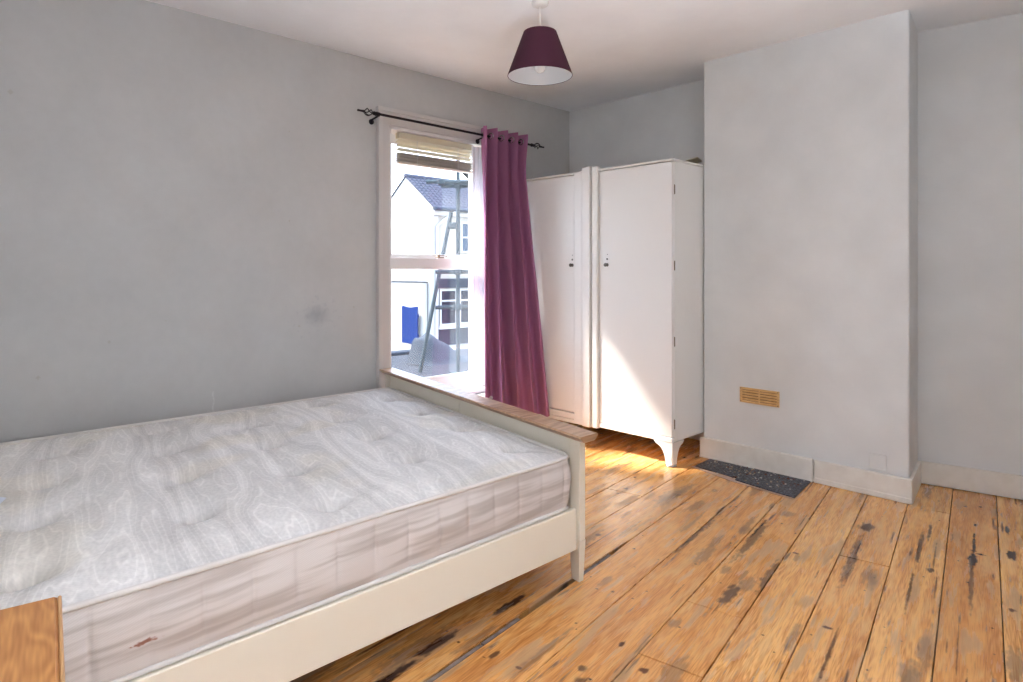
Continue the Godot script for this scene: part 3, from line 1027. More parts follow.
func m_out(f: float) -> Vector2:
	# outline of the mattress with rounded corners, f in 0..1 round it; (a, b)
	var r := 0.042
	var ls := [ML - 2 * r, r * PI / 2, MW - 2 * r, r * PI / 2, ML - 2 * r, r * PI / 2, MW - 2 * r, r * PI / 2]
	var tot := 0.0
	for l in ls:
		tot += l
	var d: float = fposmod(f, 1.0) * tot
	# start at the head end of the near side, run along the near side to the foot
	var c := [Vector2(-ML + r, 0), Vector2(-r, r), Vector2(0, r), Vector2(-r, MW - r), Vector2(-r, MW), Vector2(-ML + r, MW - r), Vector2(-ML, MW - r), Vector2(-ML + r, r)]
	var dirs := [Vector2(1, 0), Vector2.ZERO, Vector2(0, 1), Vector2.ZERO, Vector2(-1, 0), Vector2.ZERO, Vector2(0, -1), Vector2.ZERO]
	var ang := [0.0, -PI / 2, 0.0, 0.0, 0.0, PI / 2, 0.0, PI]
	for i in 8:
		if d <= ls[i] or i == 7:
			if i % 2 == 0:
				return c[i] + dirs[i] * d
			var a: float = ang[i] + d / r
			return c[i] + Vector2(cos(a), sin(a)) * r
		d -= ls[i]
	return Vector2.ZERO

func edge_y(b: float) -> float:
	return lerpf(0.487, 0.474, b / MW)

var puff := FastNoiseLite.new()
func m_top(a: float, b: float) -> float:
	# height of the quilted top; (a, b) in mattress axes, a from -ML to 0
	var e := minf(minf(-a, a + ML), minf(b, MW - b))
	var y := edge_y(b) + 0.018 * smoothstep(0.0, 0.16, e)
	for q in tufts:
		var da: float = a - q.x
		var db: float = b - q.y
		var d := sqrt(da * da + db * db)
		if d < 0.3:
			y -= 0.075 * exp(-pow(d / 0.027, 1.5)) + 0.032 * exp(-d * d / 0.009)
	y += 0.0035 * puff.get_noise_2d(a * 9.0, b * 9.0) * smoothstep(0.0, 0.05, e)
	y += 0.0016 * sin(a * 33.0 + 0.6 * sin(b * 5.0)) * smoothstep(0.0, 0.1, e)
	return y

func build_mattress() -> void:
	puff.frequency = 1.0
	puff.seed = 9
	puff.fractal_octaves = 3
	# tufts in staggered rows: four, then three
	tufts = []
	var rows := [[0.12, 0.24, 4], [0.53, 0.41, 4], [0.945, 0.19, 4], [1.31, 0.38, 4], [1.71, 0.245, 4]]
	for r in rows:
		for k in r[2]:
			var b: float = r[1] + k * 0.405 - 0.0
			if b < MW - 0.1:
				tufts.append(Vector2(-r[0], b))
	var t := thing("mattress", bp(MA - ML / 2, 0.27, MB + MW / 2), "white tufted double mattress with watered damask cover, bare on the bed", "mattress")
	var at := func(a: float, y: float, b: float) -> Vector3: return bp(MA + a, y, MB + b)
	var oa := func(s: float, q: float) -> Vector2:
		# squeeze a square onto the rounded outline
		var a := -ML + s * ML
		var b := q * MW
		var r := 0.042
		var ca := clampf(a, -ML + r, -r)
		var cb := clampf(b, r, MW - r)
		var d := Vector2(a - ca, b - cb)
		if absf(d.x) > 0.0001 and absf(d.y) > 0.0001:
			var m := maxf(absf(d.x), absf(d.y))
			d = d.normalized() * m
			return Vector2(ca, cb) + d
		return Vector2(a, b)
	part("top_panel", grid(320, 290, func(s: float, q: float) -> Vector3:
		var p: Vector2 = oa.call(s, q)
		return at.call(p.x, m_top(p.x, p.y), p.y), func(s: float, q: float) -> Vector2: return Vector2(s * ML / 2.1, q * MW / 1.9), true), M.ticking, t)
	var per := 2 * (ML + MW) - 8 * 0.042 + TAU * 0.042
	part("border", grid(1500, 10, func(s: float, q: float) -> Vector3:
		var p := m_out(s)
		var p2 := m_out(s + 0.002)
		var tn := (p2 - p).normalized()
		var n := Vector2(tn.y, -tn.x)
		var u := s * per
		var quilt := absf(sin(u / 0.118 * PI))
		var bulge := 0.016 * sin(q * PI) * (0.1 + 0.9 * pow(quilt, 0.3))
		bulge += 0.003 * sin(u * 9.0 + q * 4.0) * sin(q * PI)
		var y := lerpf(0.296, edge_y(p.y) - 0.002, q)
		return at.call(p.x + n.x * bulge, y, p.y + n.y * bulge), func(s: float, q: float) -> Vector2: return Vector2(s * per / 4.0, 1.0 - q)), M.border, t)
	for e in [[0.0, 0.007], [1.0, 0.008]]:
		var pts := []
		for i in 161:
			var p := m_out(i / 160.0)
			pts.append(at.call(p.x, lerpf(0.293, edge_y(p.y), e[0]), p.y))
		var st := mb()
		tube(st, pts, e[1], 8, false)
		part("piping", st, M.piping, t)
	var st := mb()
	var under := []
	for i in 48:
		var p := m_out(i / 48.0)
		under.append(at.call(p.x, 0.293, p.y))
	poly(st, under, Vector3.DOWN)
	part("underside", st, M.piping, t)
	for q in tufts:
		st = mb()
		var y: float = m_top(q.x, q.y)
		var c: Vector3 = at.call(q.x, y - 0.002, q.y)
		lathe(st, [[0.0, 0.006], [0.006, 0.0055], [0.010, 0.003], [0.011, 0.0]], c, 10)
		part("tuft", st, M.tuft, t)
	# care label stitched to the top
	var cb := Vector3.ZERO
	st = mb()
	var b0 := 0.88
	var q4 := []
	for e in [[-1.825, 0.78, 0.004], [-1.800, 0.83, 0.018], [-1.84, 0.88, 0.016], [-1.875, 0.82, 0.004]]:
		q4.append(at.call(e[0], m_top(e[0], e[1]) + e[2], e[1]))
	poly(st, q4, Vector3.UP)
	var dn := []
	for p in q4:
		dn.append(p - Vector3(0, 0.001, 0))
	poly(st, dn, Vector3.DOWN)
	part("care_label", st, M.paper, t, "small white care label")

# ---------------------------------------------------------------- wardrobe
func build_wardrobe() -> void:
	var fx := 3.445
	var z0 := -3.455            # window side
	var z1 := -2.16             # breast side
	var t := thing("wardrobe", Vector3(3.77, 0, (z0 + z1) / 2), "white painted two-door wardrobe on cabriole legs in the alcove", "wardrobe")
	var by := 0.150
	var ty := 1.885
	var st := mb()
	# carcass behind the doors
	span(st, Vector3(fx + 0.022, by, z0), Vector3(4.10, ty, z1), 0.003)
	part("carcass", st, M.wardrobe, t)
	st = mb()
	span(st, Vector3(fx - 0.004, ty + 0.001, z0 - 0.004), Vector3(4.10, ty + 0.016, z1 + 0.004), 0.005)
	part("top_board", st, M.wardrobe, t)
	# doors
	var zc := -2.782
	st = mb()
	span(st, Vector3(fx, by + 0.030, zc + 0.052), Vector3(fx + 0.0215, ty - 0.004, z1 - 0.003), 0.004)
	var d1 := part("door", st, M.wardrobe, t)
	st = mb()
	span(st, Vector3(fx, by + 0.062, z0 + 0.003), Vector3(fx + 0.0215, ty - 0.004, zc - 0.166), 0.004)
	var d0 := part("door", st, M.wardrobe, t)
	# reeded centre post between the doors
	st = mb()
	span(st, Vector3(fx - 0.018, by - 0.01, zc - 0.156), Vector3(fx + 0.021, ty + 0.006, zc - 0.080), 0.004)
	span(st, Vector3(fx - 0.034, by - 0.01, zc - 0.072), Vector3(fx + 0.021, ty + 0.036, zc - 0.006), 0.004)
	part("centre_post", st, M.wardrobe, t)
	st = mb()
	span(st, Vector3(fx - 0.020, by - 0.01, zc + 0.002), Vector3(fx + 0.021, ty + 0.03, zc + 0.049), 0.004)
	part("closing_strip", st, M.wardrobe, t)
	# base rail
	st = mb()
	span(st, Vector3(fx - 0.004, by - 0.002, zc + 0.051), Vector3(fx + 0.021, by + 0.027, z1 - 0.001), 0.003)
	part("base_rail", st, M.wardrobe, t)
	st = mb()
	span(st, Vector3(fx - 0.006, by + 0.016, z0), Vector3(fx + 0.021, by + 0.057, zc - 0.159), 0.003)
	span(st, Vector3(fx - 0.002, by - 0.016, z0), Vector3(fx + 0.020, by + 0.012, zc - 0.159), 0.003)
	part("base_rail", st, M.wardrobe, t)
	# knobs and keyholes
	for e in [[d1, zc + 0.122], [d0, zc - 0.185]]:
		st = mb()
		lathe(st, [[0.0, 0.030], [0.008, 0.029], [0.013, 0.022], [0.012, 0.015], [0.005, 0.010], [0.005, 0.003], [0.012, 0.001], [0.012, 0.0]], Vector3(fx - 0.0005, 1.248, e[1]), 16, Basis(Vector3.BACK, PI / 2))
		part("knob", st, M.knob, e[0])
		st = mb()
		lathe(st, [[0.0, 0.002], [0.006, 0.002], [0.006, 0.0]], Vector3(fx - 0.0005, 1.287, e[1]), 12, Basis(Vector3.BACK, PI / 2))
		part("keyhole", st, M.hole, e[0])
		st = mb()
		lathe(st, [[0.0, 0.0015], [0.003, 0.0015], [0.003, 0.0]], Vector3(fx - 0.0005, 1.318, e[1] + 0.002), 8, Basis(Vector3.BACK, PI / 2))
		part("screw_hole", st, M.hole, e[0])
	# hinges on the side
	for y in [1.71, 1.24, 0.77, 0.26]:
		st = mb()
		span(st, Vector3(fx + 0.020, y - 0.03, z1 - 0.001), Vector3(fx + 0.026, y + 0.03, z1 + 0.003), 0.001)
		tube(st, [Vector3(fx + 0.021, y - 0.028, z1 + 0.003), Vector3(fx + 0.021, y, z1 + 0.003), Vector3(fx + 0.021, y + 0.028, z1 + 0.003)], 0.003, 8)
		part("hinge", st, M.brass_dull, t)
	# shaped legs: the front and side aprons sweep down into a foot on a metal glide
	for e in [[fx - 0.002, z1, 1.0, -1.0], [fx - 0.002, z0, 1.0, 1.0], [4.10, z1, -1.0, -1.0], [4.10, z0, -1.0, 1.0]]:
		st = mb()
		var curve := PackedVector2Array([Vector2(0, by - 0.003)])
		curve.append(Vector2(0.135, by - 0.003))
		for p in [[0.118, 0.128], [0.098, 0.120], [0.080, 0.108], [0.068, 0.090], [0.058, 0.068], [0.051, 0.045], [0.047, 0.022], [0.050, 0.012]]:
			curve.append(Vector2(p[0], p[1]))
		curve.append(Vector2(0.004, 0.012))
		curve.append(Vector2(0.006, 0.05))
		curve.append(Vector2(0.0, 0.10))
		extrude(st, curve, func(p: Vector2, d: float) -> Vector3: return Vector3(e[0] + e[2] * d, p.y, e[1] + e[3] * p.x), 0.0, 0.030)
		extrude(st, curve, func(p: Vector2, d: float) -> Vector3: return Vector3(e[0] + e[2] * (p.x + 0.0022), p.y - 0.0006, e[1] + e[3] * d), -0.0012, 0.030)
		var lg := part("leg", st, M.wardrobe, t)
		st = mb()
		lathe(st, [[0.0, 0.0], [0.034, 0.0], [0.036, 0.006], [0.026, 0.0118], [0.0, 0.0119]], Vector3(e[0] + e[2] * 0.022, 0.0, e[1] + e[3] * 0.022), 18)
		part("glide", st, M.steel, lg)
	# folded card on top
	var c := thing("cardboard_piece", Vector3(3.84, ty + 0.017, -2.20), "folded pale cardboard lying on top of the white wardrobe", "cardboard")
	st = mb()
	var bs := Basis(Vector3.UP, 0.35)
	box(st, Vector3(3.80, ty + 0.020, -2.27), Vector3(0.20, 0.004, 0.16), 0.0, bs)
	box(st, Vector3(3.80, ty + 0.040, -2.26), Vector3(0.18, 0.003, 0.15), 0.0, bs * Basis(Vector3.RIGHT, -0.26))
	part("sheet", st, M.slat_cream, c)

# ---------------------------------------------------------------- small fittings
func build_lamp() -> void:
	var c := Vector3(2.352, 0, -2.241)
	var t := thing("pendant_lamp", Vector3(c.x, CEIL, c.z), "plum fabric pendant lampshade hanging from the ceiling", "lamp")
	var st := mb()
	lathe(st, [[0.0, CEIL - 0.026], [0.026, CEIL - 0.025], [0.040, CEIL - 0.018], [0.044, CEIL - 0.006], [0.044, CEIL - 0.0005]], c, 28)
	part("ceiling_rose", st, M.plastic, t)
	st = mb()
	tube(st, [Vector3(c.x, CEIL - 0.02, c.z), Vector3(c.x, 2.45, c.z), Vector3(c.x, 2.40, c.z)], 0.0035, 8)
	part("flex", st, M.plastic, t)
	st = mb()
	lathe(st, [[0.0, 2.405], [0.012, 2.402], [0.018, 2.385], [0.018, 2.335], [0.024, 2.33], [0.024, 2.318], [0.0, 2.317]], c, 16)
	part("lamp_holder", st, M.plastic, t)
	st = mb()
	lathe(st, [[0.0, 2.205], [0.016, 2.209], [0.027, 2.222], [0.030, 2.238], [0.026, 2.258], [0.015, 2.285], [0.013, 2.318]], c, 20)
	part("light_bulb", st, M.bulb, t)
	st = mb()
	lathe(st, [[0.164, 2.190], [0.1645, 2.193], [0.0835, 2.411], [0.0825, 2.412]], c, 56)
	var sh := part("shade", st, M.shade_out, t)
	st = mb()
	lathe(st, [[0.0805, 2.411], [0.1615, 2.191]], c, 56)
	part("lining", st, M.shade_in, sh)
	st = mb()
	lathe(st, [[0.1615, 2.191], [0.163, 2.189], [0.1645, 2.191]], c, 56)
	part("hem", st, M.shade_out, sh)
	st = mb()
	lathe(st, [[0.0805, 2.411], [0.082, 2.4125], [0.0835, 2.411]], c, 56)
	part("hem", st, M.shade_out, sh)
	for k in 3:
		st = mb()
		var a := TAU * k / 3.0 + 0.4
		tube(st, [Vector3(c.x + cos(a) * 0.02, 2.33, c.z + sin(a) * 0.02), Vector3(c.x + cos(a) * 0.06, 2.38, c.z + sin(a) * 0.06), Vector3(c.x + cos(a) * 0.081, 2.409, c.z + sin(a) * 0.081)], 0.0018, 6)
		part("spider_arm", st, M.plastic, sh)

func build_uplighter() -> void:
	# unseen uplighter put in for bounced fill light, inferred from the bright ceiling
	var c := Vector3(0.55, 0, 0.24)
	var t := thing("uplighter_lamp", c, "low white uplighter lamp, unseen behind the viewer, put in for fill light", "floor lamp")
	var st := mb()
	lathe(st, [[0.0, 0.022], [0.02, 0.022], [0.11, 0.016], [0.125, 0.008], [0.125, 0.0], [0.0, 0.0]], c, 32)
	part("base", st, M.plastic, t)
	st = mb()
	tube(st, [c + Vector3(0, 0.02, 0), c + Vector3(0, 0.2, 0), c + Vector3(0, 0.420, 0)], 0.012, 12)
	part("pole", st, M.plastic, t)
	st = mb()
	lathe(st, [[0.0, 0.415], [0.03, 0.417], [0.09, 0.445], [0.135, 0.500], [0.15, 0.550], [0.146, 0.550], [0.13, 0.502], [0.086, 0.452], [0.03, 0.426], [0.0, 0.424]], c, 36)
	part("bowl", st, M.plastic, t)
	st = mb()
	lathe(st, [[0.0, 0.535], [0.13, 0.535], [0.13, 0.530], [0.0, 0.530]], c, 32)
	var glow := mat(c8(250, 250, 250), 0.6)
	glow.emission_enabled = true
	glow.emission = c8(244, 248, 255)
	glow.emission_energy_multiplier = 1.5
	part("light_disc", st, glow, t)
	var l := SpotLight3D.new()
	l.name = "uplight"
	t.add_child(l)
	l.position = Vector3(0, 0.560, 0)
	l.rotation = Vector3(PI / 2, 0, 0)
	l.spot_angle = 66.0
	l.spot_angle_attenuation = 0.3
	l.spot_range = 12.0
	l.spot_attenuation = 2.0
	l.light_color = c8(234, 241, 255)
	l.light_energy = 1.58
	l.light_size = 0.12
	l.shadow_enabled = true

func build_fittings() -> void:
	# wooden air vent on the breast
	var y0 := 0.393
	var y1 := 0.487
	var z0 := -1.898
	var z1 := -1.650
	var t := thing("air_vent", Vector3(CBX, y0, (z0 + z1) / 2), "small wooden louvred air vent on the chimney breast", "vent")
	var st := mb()
	span(st, Vector3(CBX - 0.004, y0 + 0.004, z0 + 0.004), Vector3(CBX - 0.0005, y1 - 0.004, z1 - 0.004))
	part("backing", st, M.vent_dark, t)
	st = mb()
	span(st, Vector3(CBX - 0.010, y0, z0), Vector3(CBX - 0.0006, y0 + 0.013, z1), 0.002)
	span(st, Vector3(CBX - 0.010, y1 - 0.013, z0), Vector3(CBX - 0.0006, y1, z1), 0.002)
	span(st, Vector3(CBX - 0.010, y0 + 0.0135, z0), Vector3(CBX - 0.0006, y1 - 0.0135, z0 + 0.016), 0.002)
	span(st, Vector3(CBX - 0.010, y0 + 0.0135, z1 - 0.016), Vector3(CBX - 0.0006, y1 - 0.0135, z1), 0.002)
	span(st, Vector3(CBX - 0.010, y0 + 0.0135, (z0 + z1) / 2 - 0.005), Vector3(CBX - 0.0006, y1 - 0.0135, (z0 + z1) / 2 + 0.005), 0.002)
	part("frame", st, M.vent_wood, t)
	for e in [[z0 + 0.0165, (z0 + z1) / 2 - 0.0055], [(z0 + z1) / 2 + 0.0055, z1 - 0.0165]]:
		for k in 4:
			st = mb()
			box(st, Vector3(CBX - 0.0065, y0 + 0.0225 + k * 0.0165, (e[0] + e[1]) / 2), Vector3(0.0022, 0.0125, e[1] - e[0]), 0.0, Basis(Vector3.BACK, 0.32))
			part("louvre", st, M.vent_wood, t)
	for p in [[y0 + 0.007, z0 + 0.008], [y0 + 0.007, z1 - 0.008], [y1 - 0.007, z0 + 0.008], [y1 - 0.007, z1 - 0.008]]:
		st = mb()
		lathe(st, [[0.0, 0.0015], [0.003, 0.001], [0.0032, 0.0]], Vector3(CBX - 0.010, p[0], p[1]), 10, Basis(Vector3.BACK, PI / 2))
		part("screw", st, M.knob, t)
	# blank plate, painted over with the wall
	t = thing("blank_socket_plate", Vector3(CBX, 0.14, -1.12), "square blank socket plate painted over above the skirting", "socket plate")
	st = mb()
	box(st, Vector3(CBX - 0.004, 0.183, -1.122), Vector3(0.0078, 0.086, 0.086), 0.003)
	part("plate", st, M.plaster, t)
	st = mb()
	for e in [[0.0, 0.039, 0.086, 0.008], [0.0, -0.039, 0.086, 0.008]]:
		box(st, Vector3(CBX - 0.0095, 0.183 + e[1], -1.122), Vector3(0.003, e[3], e[2]), 0.001)
	for s in [-1.0, 1.0]:
		box(st, Vector3(CBX - 0.0095, 0.183, -1.122 + s * 0.039), Vector3(0.003, 0.0695, 0.008), 0.001)
	part("rim", st, M.plaster, t)
	# slate hearth set in the boards
	t = thing("hearth_slab", Vector3(3.6, 0.0, -1.72), "cracked black slate hearth slab set into boards before the chimney breast", "hearth")
	var out := PackedVector2Array([Vector2(3.56, -2.075), Vector2(3.765, -2.085), Vector2(3.765, -1.80), Vector2(3.62, -1.77), Vector2(3.53, -1.79), Vector2(3.545, -1.95)])
	var out2 := PackedVector2Array([Vector2(3.625, -1.764), Vector2(3.768, -1.793), Vector2(3.768, -1.46), Vector2(3.44, -1.415), Vector2(3.465, -1.62), Vector2(3.49, -1.775), Vector2(3.53, -1.784)])
	var fl := func(p: Vector2, d: float) -> Vector3: return Vector3(p.x, d, p.y)
	var k := 0
	for o in [out, out2]:
		st = mb()
		extrude(st, o, fl, 0.0002, 0.004 + 0.002 * k)
		part("slate_piece", st, M.slate, t)
		k += 1
	st = mb()
	extrude(st, PackedVector2Array([Vector2(3.46, -1.79), Vector2(3.54, -2.09), Vector2(3.56, -2.08), Vector2(3.535, -1.95), Vector2(3.52, -1.785), Vector2(3.485, -1.77), Vector2(3.43, -1.41), Vector2(3.415, -1.42)]), fl, 0.0001, 0.002)
	part("mortar_edge", st, M.mortar, t)
	rng.seed = 91
	for i in 110:
		st = mb()
		var p := Vector3(rng.randf_range(3.50, 3.76), 0.0, rng.randf_range(-2.06, -1.47))
		var s := rng.randf_range(0.003, 0.011)
		p.y = 0.0058 + s * 0.2
		box(st, p, Vector3(s, s * 0.5, s * rng.randf_range(0.6, 1.8)), s * 0.12, Basis(Vector3.UP, rng.randf() * 3.0) * Basis(Vector3.RIGHT, rng.randf_range(-0.3, 0.3)))
		part("chip", st, M.debris[rng.randi() % 3], t)

func build_bedside() -> void:
	var bs := Basis(Vector3.UP, -0.14)
	var c := Vector3(-0.027, 0, -1.283)
	var h := 0.585
	var t := thing("bedside_table", c, "pine topped bedside table beside the mattress in the near corner", "bedside table")
	var w := 0.44
	var d := 0.46
	# top with uv along the grain
	var st := mb()
	var q := []
	for e in [[-1, -1], [1, -1], [1, 1], [-1, 1]]:
		q.append(c + bs * Vector3(e[0] * w / 2, 0, e[1] * d / 2))
	hexa(st, q, h - 0.024, h, [Vector2(0, 0), Vector2(0, 1), Vector2(1, 1), Vector2(1, 0)], 0.005)
	part("table_top", st, M.pine, t)
	st = mb()
	box(st, c + bs * Vector3(w / 2 + 0.0035, h - 0.012, 0), Vector3(0.0065, 0.022, d), 0.002, bs)
	part("edge_strip", st, M.pine_plain, t, "pale edging strip on the side of the table top")
	st = mb()
	for s in [-1.0, 1.0]:
		box(st, c + bs * Vector3(s * (w / 2 - 0.03), 0.36, 0), Vector3(0.018, 0.40, d - 0.05), 0.002, bs)
	box(st, c + bs * Vector3(0, 0.36, -d / 2 + 0.034), Vector3(w - 0.08, 0.40, 0.012), 0.0, bs)
	box(st, c + bs * Vector3(0, 0.168, 0.0), Vector3(w - 0.08, 0.016, d - 0.06), 0.0, bs)
	part("body", st, M.bed_paint, t)
	for k in 2:
		st = mb()
		var y := 0.465 - k * 0.19
		box(st, c + bs * Vector3(0, y, d / 2 - 0.03), Vector3(w - 0.084, 0.176, 0.018), 0.003, bs)
		var dr := part("drawer", st, M.bed_paint, t)
		st = mb()
		lathe(st, [[0.0, 0.026], [0.010, 0.024], [0.014, 0.016], [0.006, 0.006], [0.006, 0.0]], c + bs * Vector3(0, y, d / 2 - 0.021), 14, bs * Basis(Vector3.RIGHT, PI / 2))
		part("knob", st, M.pine_plain, dr)
	for sx in [-1.0, 1.0]:
		for sz in [-1.0, 1.0]:
			st = mb()
			box(st, c + bs * Vector3(sx * (w / 2 - 0.036), 0.080, sz * (d / 2 - 0.05)), Vector3(0.034, 0.16, 0.034), 0.004, bs)
			part("leg", st, M.bed_paint, t)

# ---------------------------------------------------------------- outdoors
func build_outside() -> void:
	var gy := -1.57
	O = Vector3.ZERO
	var st := mb()
	span(st, Vector3(-40, gy - 0.3, -70), Vector3(60, gy, 40))
	struct("ground_outside", st, M.paving, "pale paved yard below the window")
	# house across the yard: gable end towards the sun, long side towards the window
	var hx := 14.5
	var hz := -19.34
	var t := thing("house", Vector3(18.5, gy, -21.1), "white rendered house with grey tiled roof seen through the window", "house")
	var zr := -21.09
	var zl := -22.84
	var ye := 3.67
	var yr := 4.93
	st = mb()
	extrude(st, PackedVector2Array([Vector2(hz, gy), Vector2(hz, ye), Vector2(zr, yr), Vector2(zl, ye), Vector2(zl, gy)]), func(p: Vector2, d: float) -> Vector3: return Vector3(hx + d, p.y, p.x), 0.0, 0.25)
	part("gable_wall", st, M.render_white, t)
	st = mb()
	span(st, Vector3(hx + 0.2505, gy, hz - 0.25), Vector3(hx + 9.0, ye - 0.05, hz - 0.001))
	part("front_wall", st, M.render_cream, t)
	# roof in overlapping courses
	var n := 12
	for k in n:
		st = mb()
		var f0 := float(k) / n
		var f1 := float(k + 1.35) / n
		var a := Vector3(0, lerpf(ye - 0.12, yr + 0.02, f0) + 0.07, lerpf(hz + 0.18, zr, f0))
		var b := Vector3(0, lerpf(ye - 0.12, yr + 0.02, minf(f1, 1.0)) + 0.03, lerpf(hz + 0.18, zr, minf(f1, 1.0)))
		var xa := hx - 0.06
		var xb := hx + 9.2
		var th := Vector3(0, -0.05, 0)
		poly(st, [Vector3(xa, a.y, a.z), Vector3(xb, a.y, a.z), Vector3(xb, b.y, b.z), Vector3(xa, b.y, b.z)], Vector3(0, 1, 1))
		poly(st, [Vector3(xa, a.y, a.z), Vector3(xb, a.y, a.z), Vector3(xb, a.y, a.z) + th, Vector3(xa, a.y, a.z) + th], Vector3(0, 0, 1))
		poly(st, [Vector3(xa, a.y, a.z), Vector3(xa, b.y, b.z), Vector3(xa, b.y, b.z) + th, Vector3(xa, a.y, a.z) + th], Vector3(-1, 0, 0))
		# rounded rolls of each tile in the course
		for i in 46:
			var x := xa + 0.1 + i * 0.2
			poly(st, [Vector3(x, a.y + 0.035, a.z + 0.004), Vector3(x + 0.1, a.y + 0.002, a.z + 0.004), Vector3(x + 0.1, b.y + 0.002, b.z), Vector3(x, b.y + 0.035, b.z)], Vector3(0, 1, 1))
			poly(st, [Vector3(x, a.y + 0.035, a.z + 0.004), Vector3(x - 0.05, a.y + 0.002, a.z + 0.004), Vector3(x - 0.05, b.y + 0.002, b.z), Vector3(x, b.y + 0.035, b.z)], Vector3(-1, 1, 1))
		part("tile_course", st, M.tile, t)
	st = mb()
	poly(st, [Vector3(hx - 0.06, yr + 0.05, zr), Vector3(hx + 9.2, yr + 0.05, zr), Vector3(hx + 9.2, ye - 0.05, zl - 0.1), Vector3(hx - 0.06, ye - 0.05, zl - 0.1)], Vector3(0, 1, -1))
	tube(st, [Vector3(hx - 0.06, yr + 0.06, zr), Vector3(hx + 4, yr + 0.06, zr), Vector3(hx + 9.2, yr + 0.06, zr)], 0.09, 8)
	part("ridge", st, M.tile, t)
	st = mb()
	tube(st, [Vector3(hx - 0.05, ye - 0.10, hz + 0.20), Vector3(hx + 4, ye - 0.10, hz + 0.20), Vector3(hx + 9.1, ye - 0.10, hz + 0.20)], 0.075, 8)
	part("gutter", st, M.gutter, t)
	st = mb()
	span(st, Vector3(hx, ye - 0.34, hz + 0.001), Vector3(hx + 9.0, ye - 0.16, hz + 0.10))
	part("fascia", st, M.render_white, t)
	st = mb()
	tube(st, [Vector3(hx + 0.9, ye - 0.18, hz + 0.2), Vector3(hx + 0.42, ye - 0.55, hz + 0.06), Vector3(hx + 0.16, ye - 0.75, hz + 0.06), Vector3(hx + 0.14, gy + 0.1, hz + 0.06)], 0.06, 8)
	part("downpipe", st, M.render_white, t)
	# windows of the long side
	for e in [[15.8, 17.0, 1.95, 3.14, 2], [14.78, 15.62, -0.83, 0.55, 1], [15.72, 16.5, -0.83, 0.55, 1], [16.6, 17.4, -0.83, 0.55, 1]]:
		st = mb()
		var f := 0.07
		span(st, Vector3(e[0], e[2], hz + 0.001), Vector3(e[1], e[2] + f, hz + 0.08))
		span(st, Vector3(e[0], e[3] - f, hz + 0.001), Vector3(e[1], e[3], hz + 0.08))
		span(st, Vector3(e[0], e[2] + f, hz + 0.001), Vector3(e[0] + f, e[3] - f, hz + 0.08))
		span(st, Vector3(e[1] - f, e[2] + f, hz + 0.001), Vector3(e[1], e[3] - f, hz + 0.08))
		var ym: float = lerpf(e[2], e[3], 0.68 if e[4] == 1 else 0.5)
		span(st, Vector3(e[0] + f, ym - 0.03, hz + 0.001), Vector3(e[1] - f, ym + 0.03, hz + 0.08))
		if e[4] == 2:
			for xm in [lerpf(e[0], e[1], 0.33), lerpf(e[0], e[1], 0.66)]:
				span(st, Vector3(xm - 0.025, e[2] + f, hz + 0.002), Vector3(xm + 0.025, e[3] - f, hz + 0.07))
		var wf := part("window", st, M.render_white, t)
		st = mb()
		span(st, Vector3(e[0] + 0.03, e[2] + 0.03, hz + 0.001), Vector3(e[1] - 0.03, e[3] - 0.03, hz + 0.03))
		part("pane", st, M.sky_glass if e[4] == 2 else M.dark_glass, wf)
	st = mb()
	span(st, Vector3(14.7, -0.95, hz + 0.001), Vector3(17.6, -0.84, hz + 0.18))
	part("sill", st, M.render_white, t)
	st = mb()
	span(st, Vector3(14.7, gy, hz + 0.001), Vector3(17.6, -0.951, hz + 0.10))
	part("plinth", st, M.grey_wall, t)
	st = mb()
	span(st, Vector3(14.7, 0.60, hz + 0.001), Vector3(17.6, 0.95, hz + 0.12))
	part("shop_band", st, M.grey_wall, t, "grey panel band above the ground floor windows")
	# white painted lower wall below the gable
	t = thing("yard_wall", Vector3(14.4, gy, -24.0), "smooth white boundary wall in front of the gable", "wall")
	st = mb()
	span(st, Vector3(14.30, gy, -30.0), Vector3(14.44, 0.80, -19.62))
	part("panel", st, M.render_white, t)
	st = mb()
	span(st, Vector3(14.26, 0.801, -30.0), Vector3(14.47, 0.84, -19.60))
	part("coping", st, M.grey_wall, t)
	# blue gate leaf, ajar
	t = thing("blue_gate", Vector3(14.1, gy, -20.3), "bright blue boarded gate standing against the white wall", "gate")
	for k in 6:
		st = mb()
		var za := -20.80 + k * 0.172
		var up := 0.06 * absf(k - 2.5) / 2.5
		span(st, Vector3(14.10, gy + 0.05, za), Vector3(14.14, -0.16 + up, za + 0.166), 0.006)
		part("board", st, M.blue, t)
	for y in [gy + 0.3, -0.5]:
		st = mb()
		span(st, Vector3(14.141, y, -20.8), Vector3(14.18, y + 0.12, -19.77))
		part("ledge", st, M.blue, t)
	# outbuilding with a flat felt roof, scaffold and tarpaulin on it
	t = thing("outbuilding", Vector3(5.6, gy, -6.6), "brick outbuilding with flat grey felt roof under the scaffold", "outbuilding")
	st = mb()
	span(st, Vector3(4.0, gy, -7.6), Vector3(7.4, -0.02, -5.0))
	part("walls", st, M.brick, t)
	st = mb()
	span(st, Vector3(3.95, -0.019, -7.65), Vector3(7.45, 0.02, -4.95), 0.01)
	part("flat_roof", st, M.felt, t)
	# lower brick garden wall further out
	t = thing("garden_wall", Vector3(7.0, gy, -10.0), "low weathered brick wall beyond the scaffold", "wall")
	st = mb()
	span(st, Vector3(5.0, gy, -10.0), Vector3(7.6, -0.30, -9.78))
	part("brickwork", st, M.brick, t)
	st = mb()
	span(st, Vector3(4.98, -0.299, -10.03), Vector3(7.62, -0.25, -9.75), 0.01)
	part("coping", st, M.grey_wall, t)
	# scaffold
	t = thing("scaffold", Vector3(4.75, 0.02, -5.84), "galvanised tube scaffold standing outside the window", "scaffold")
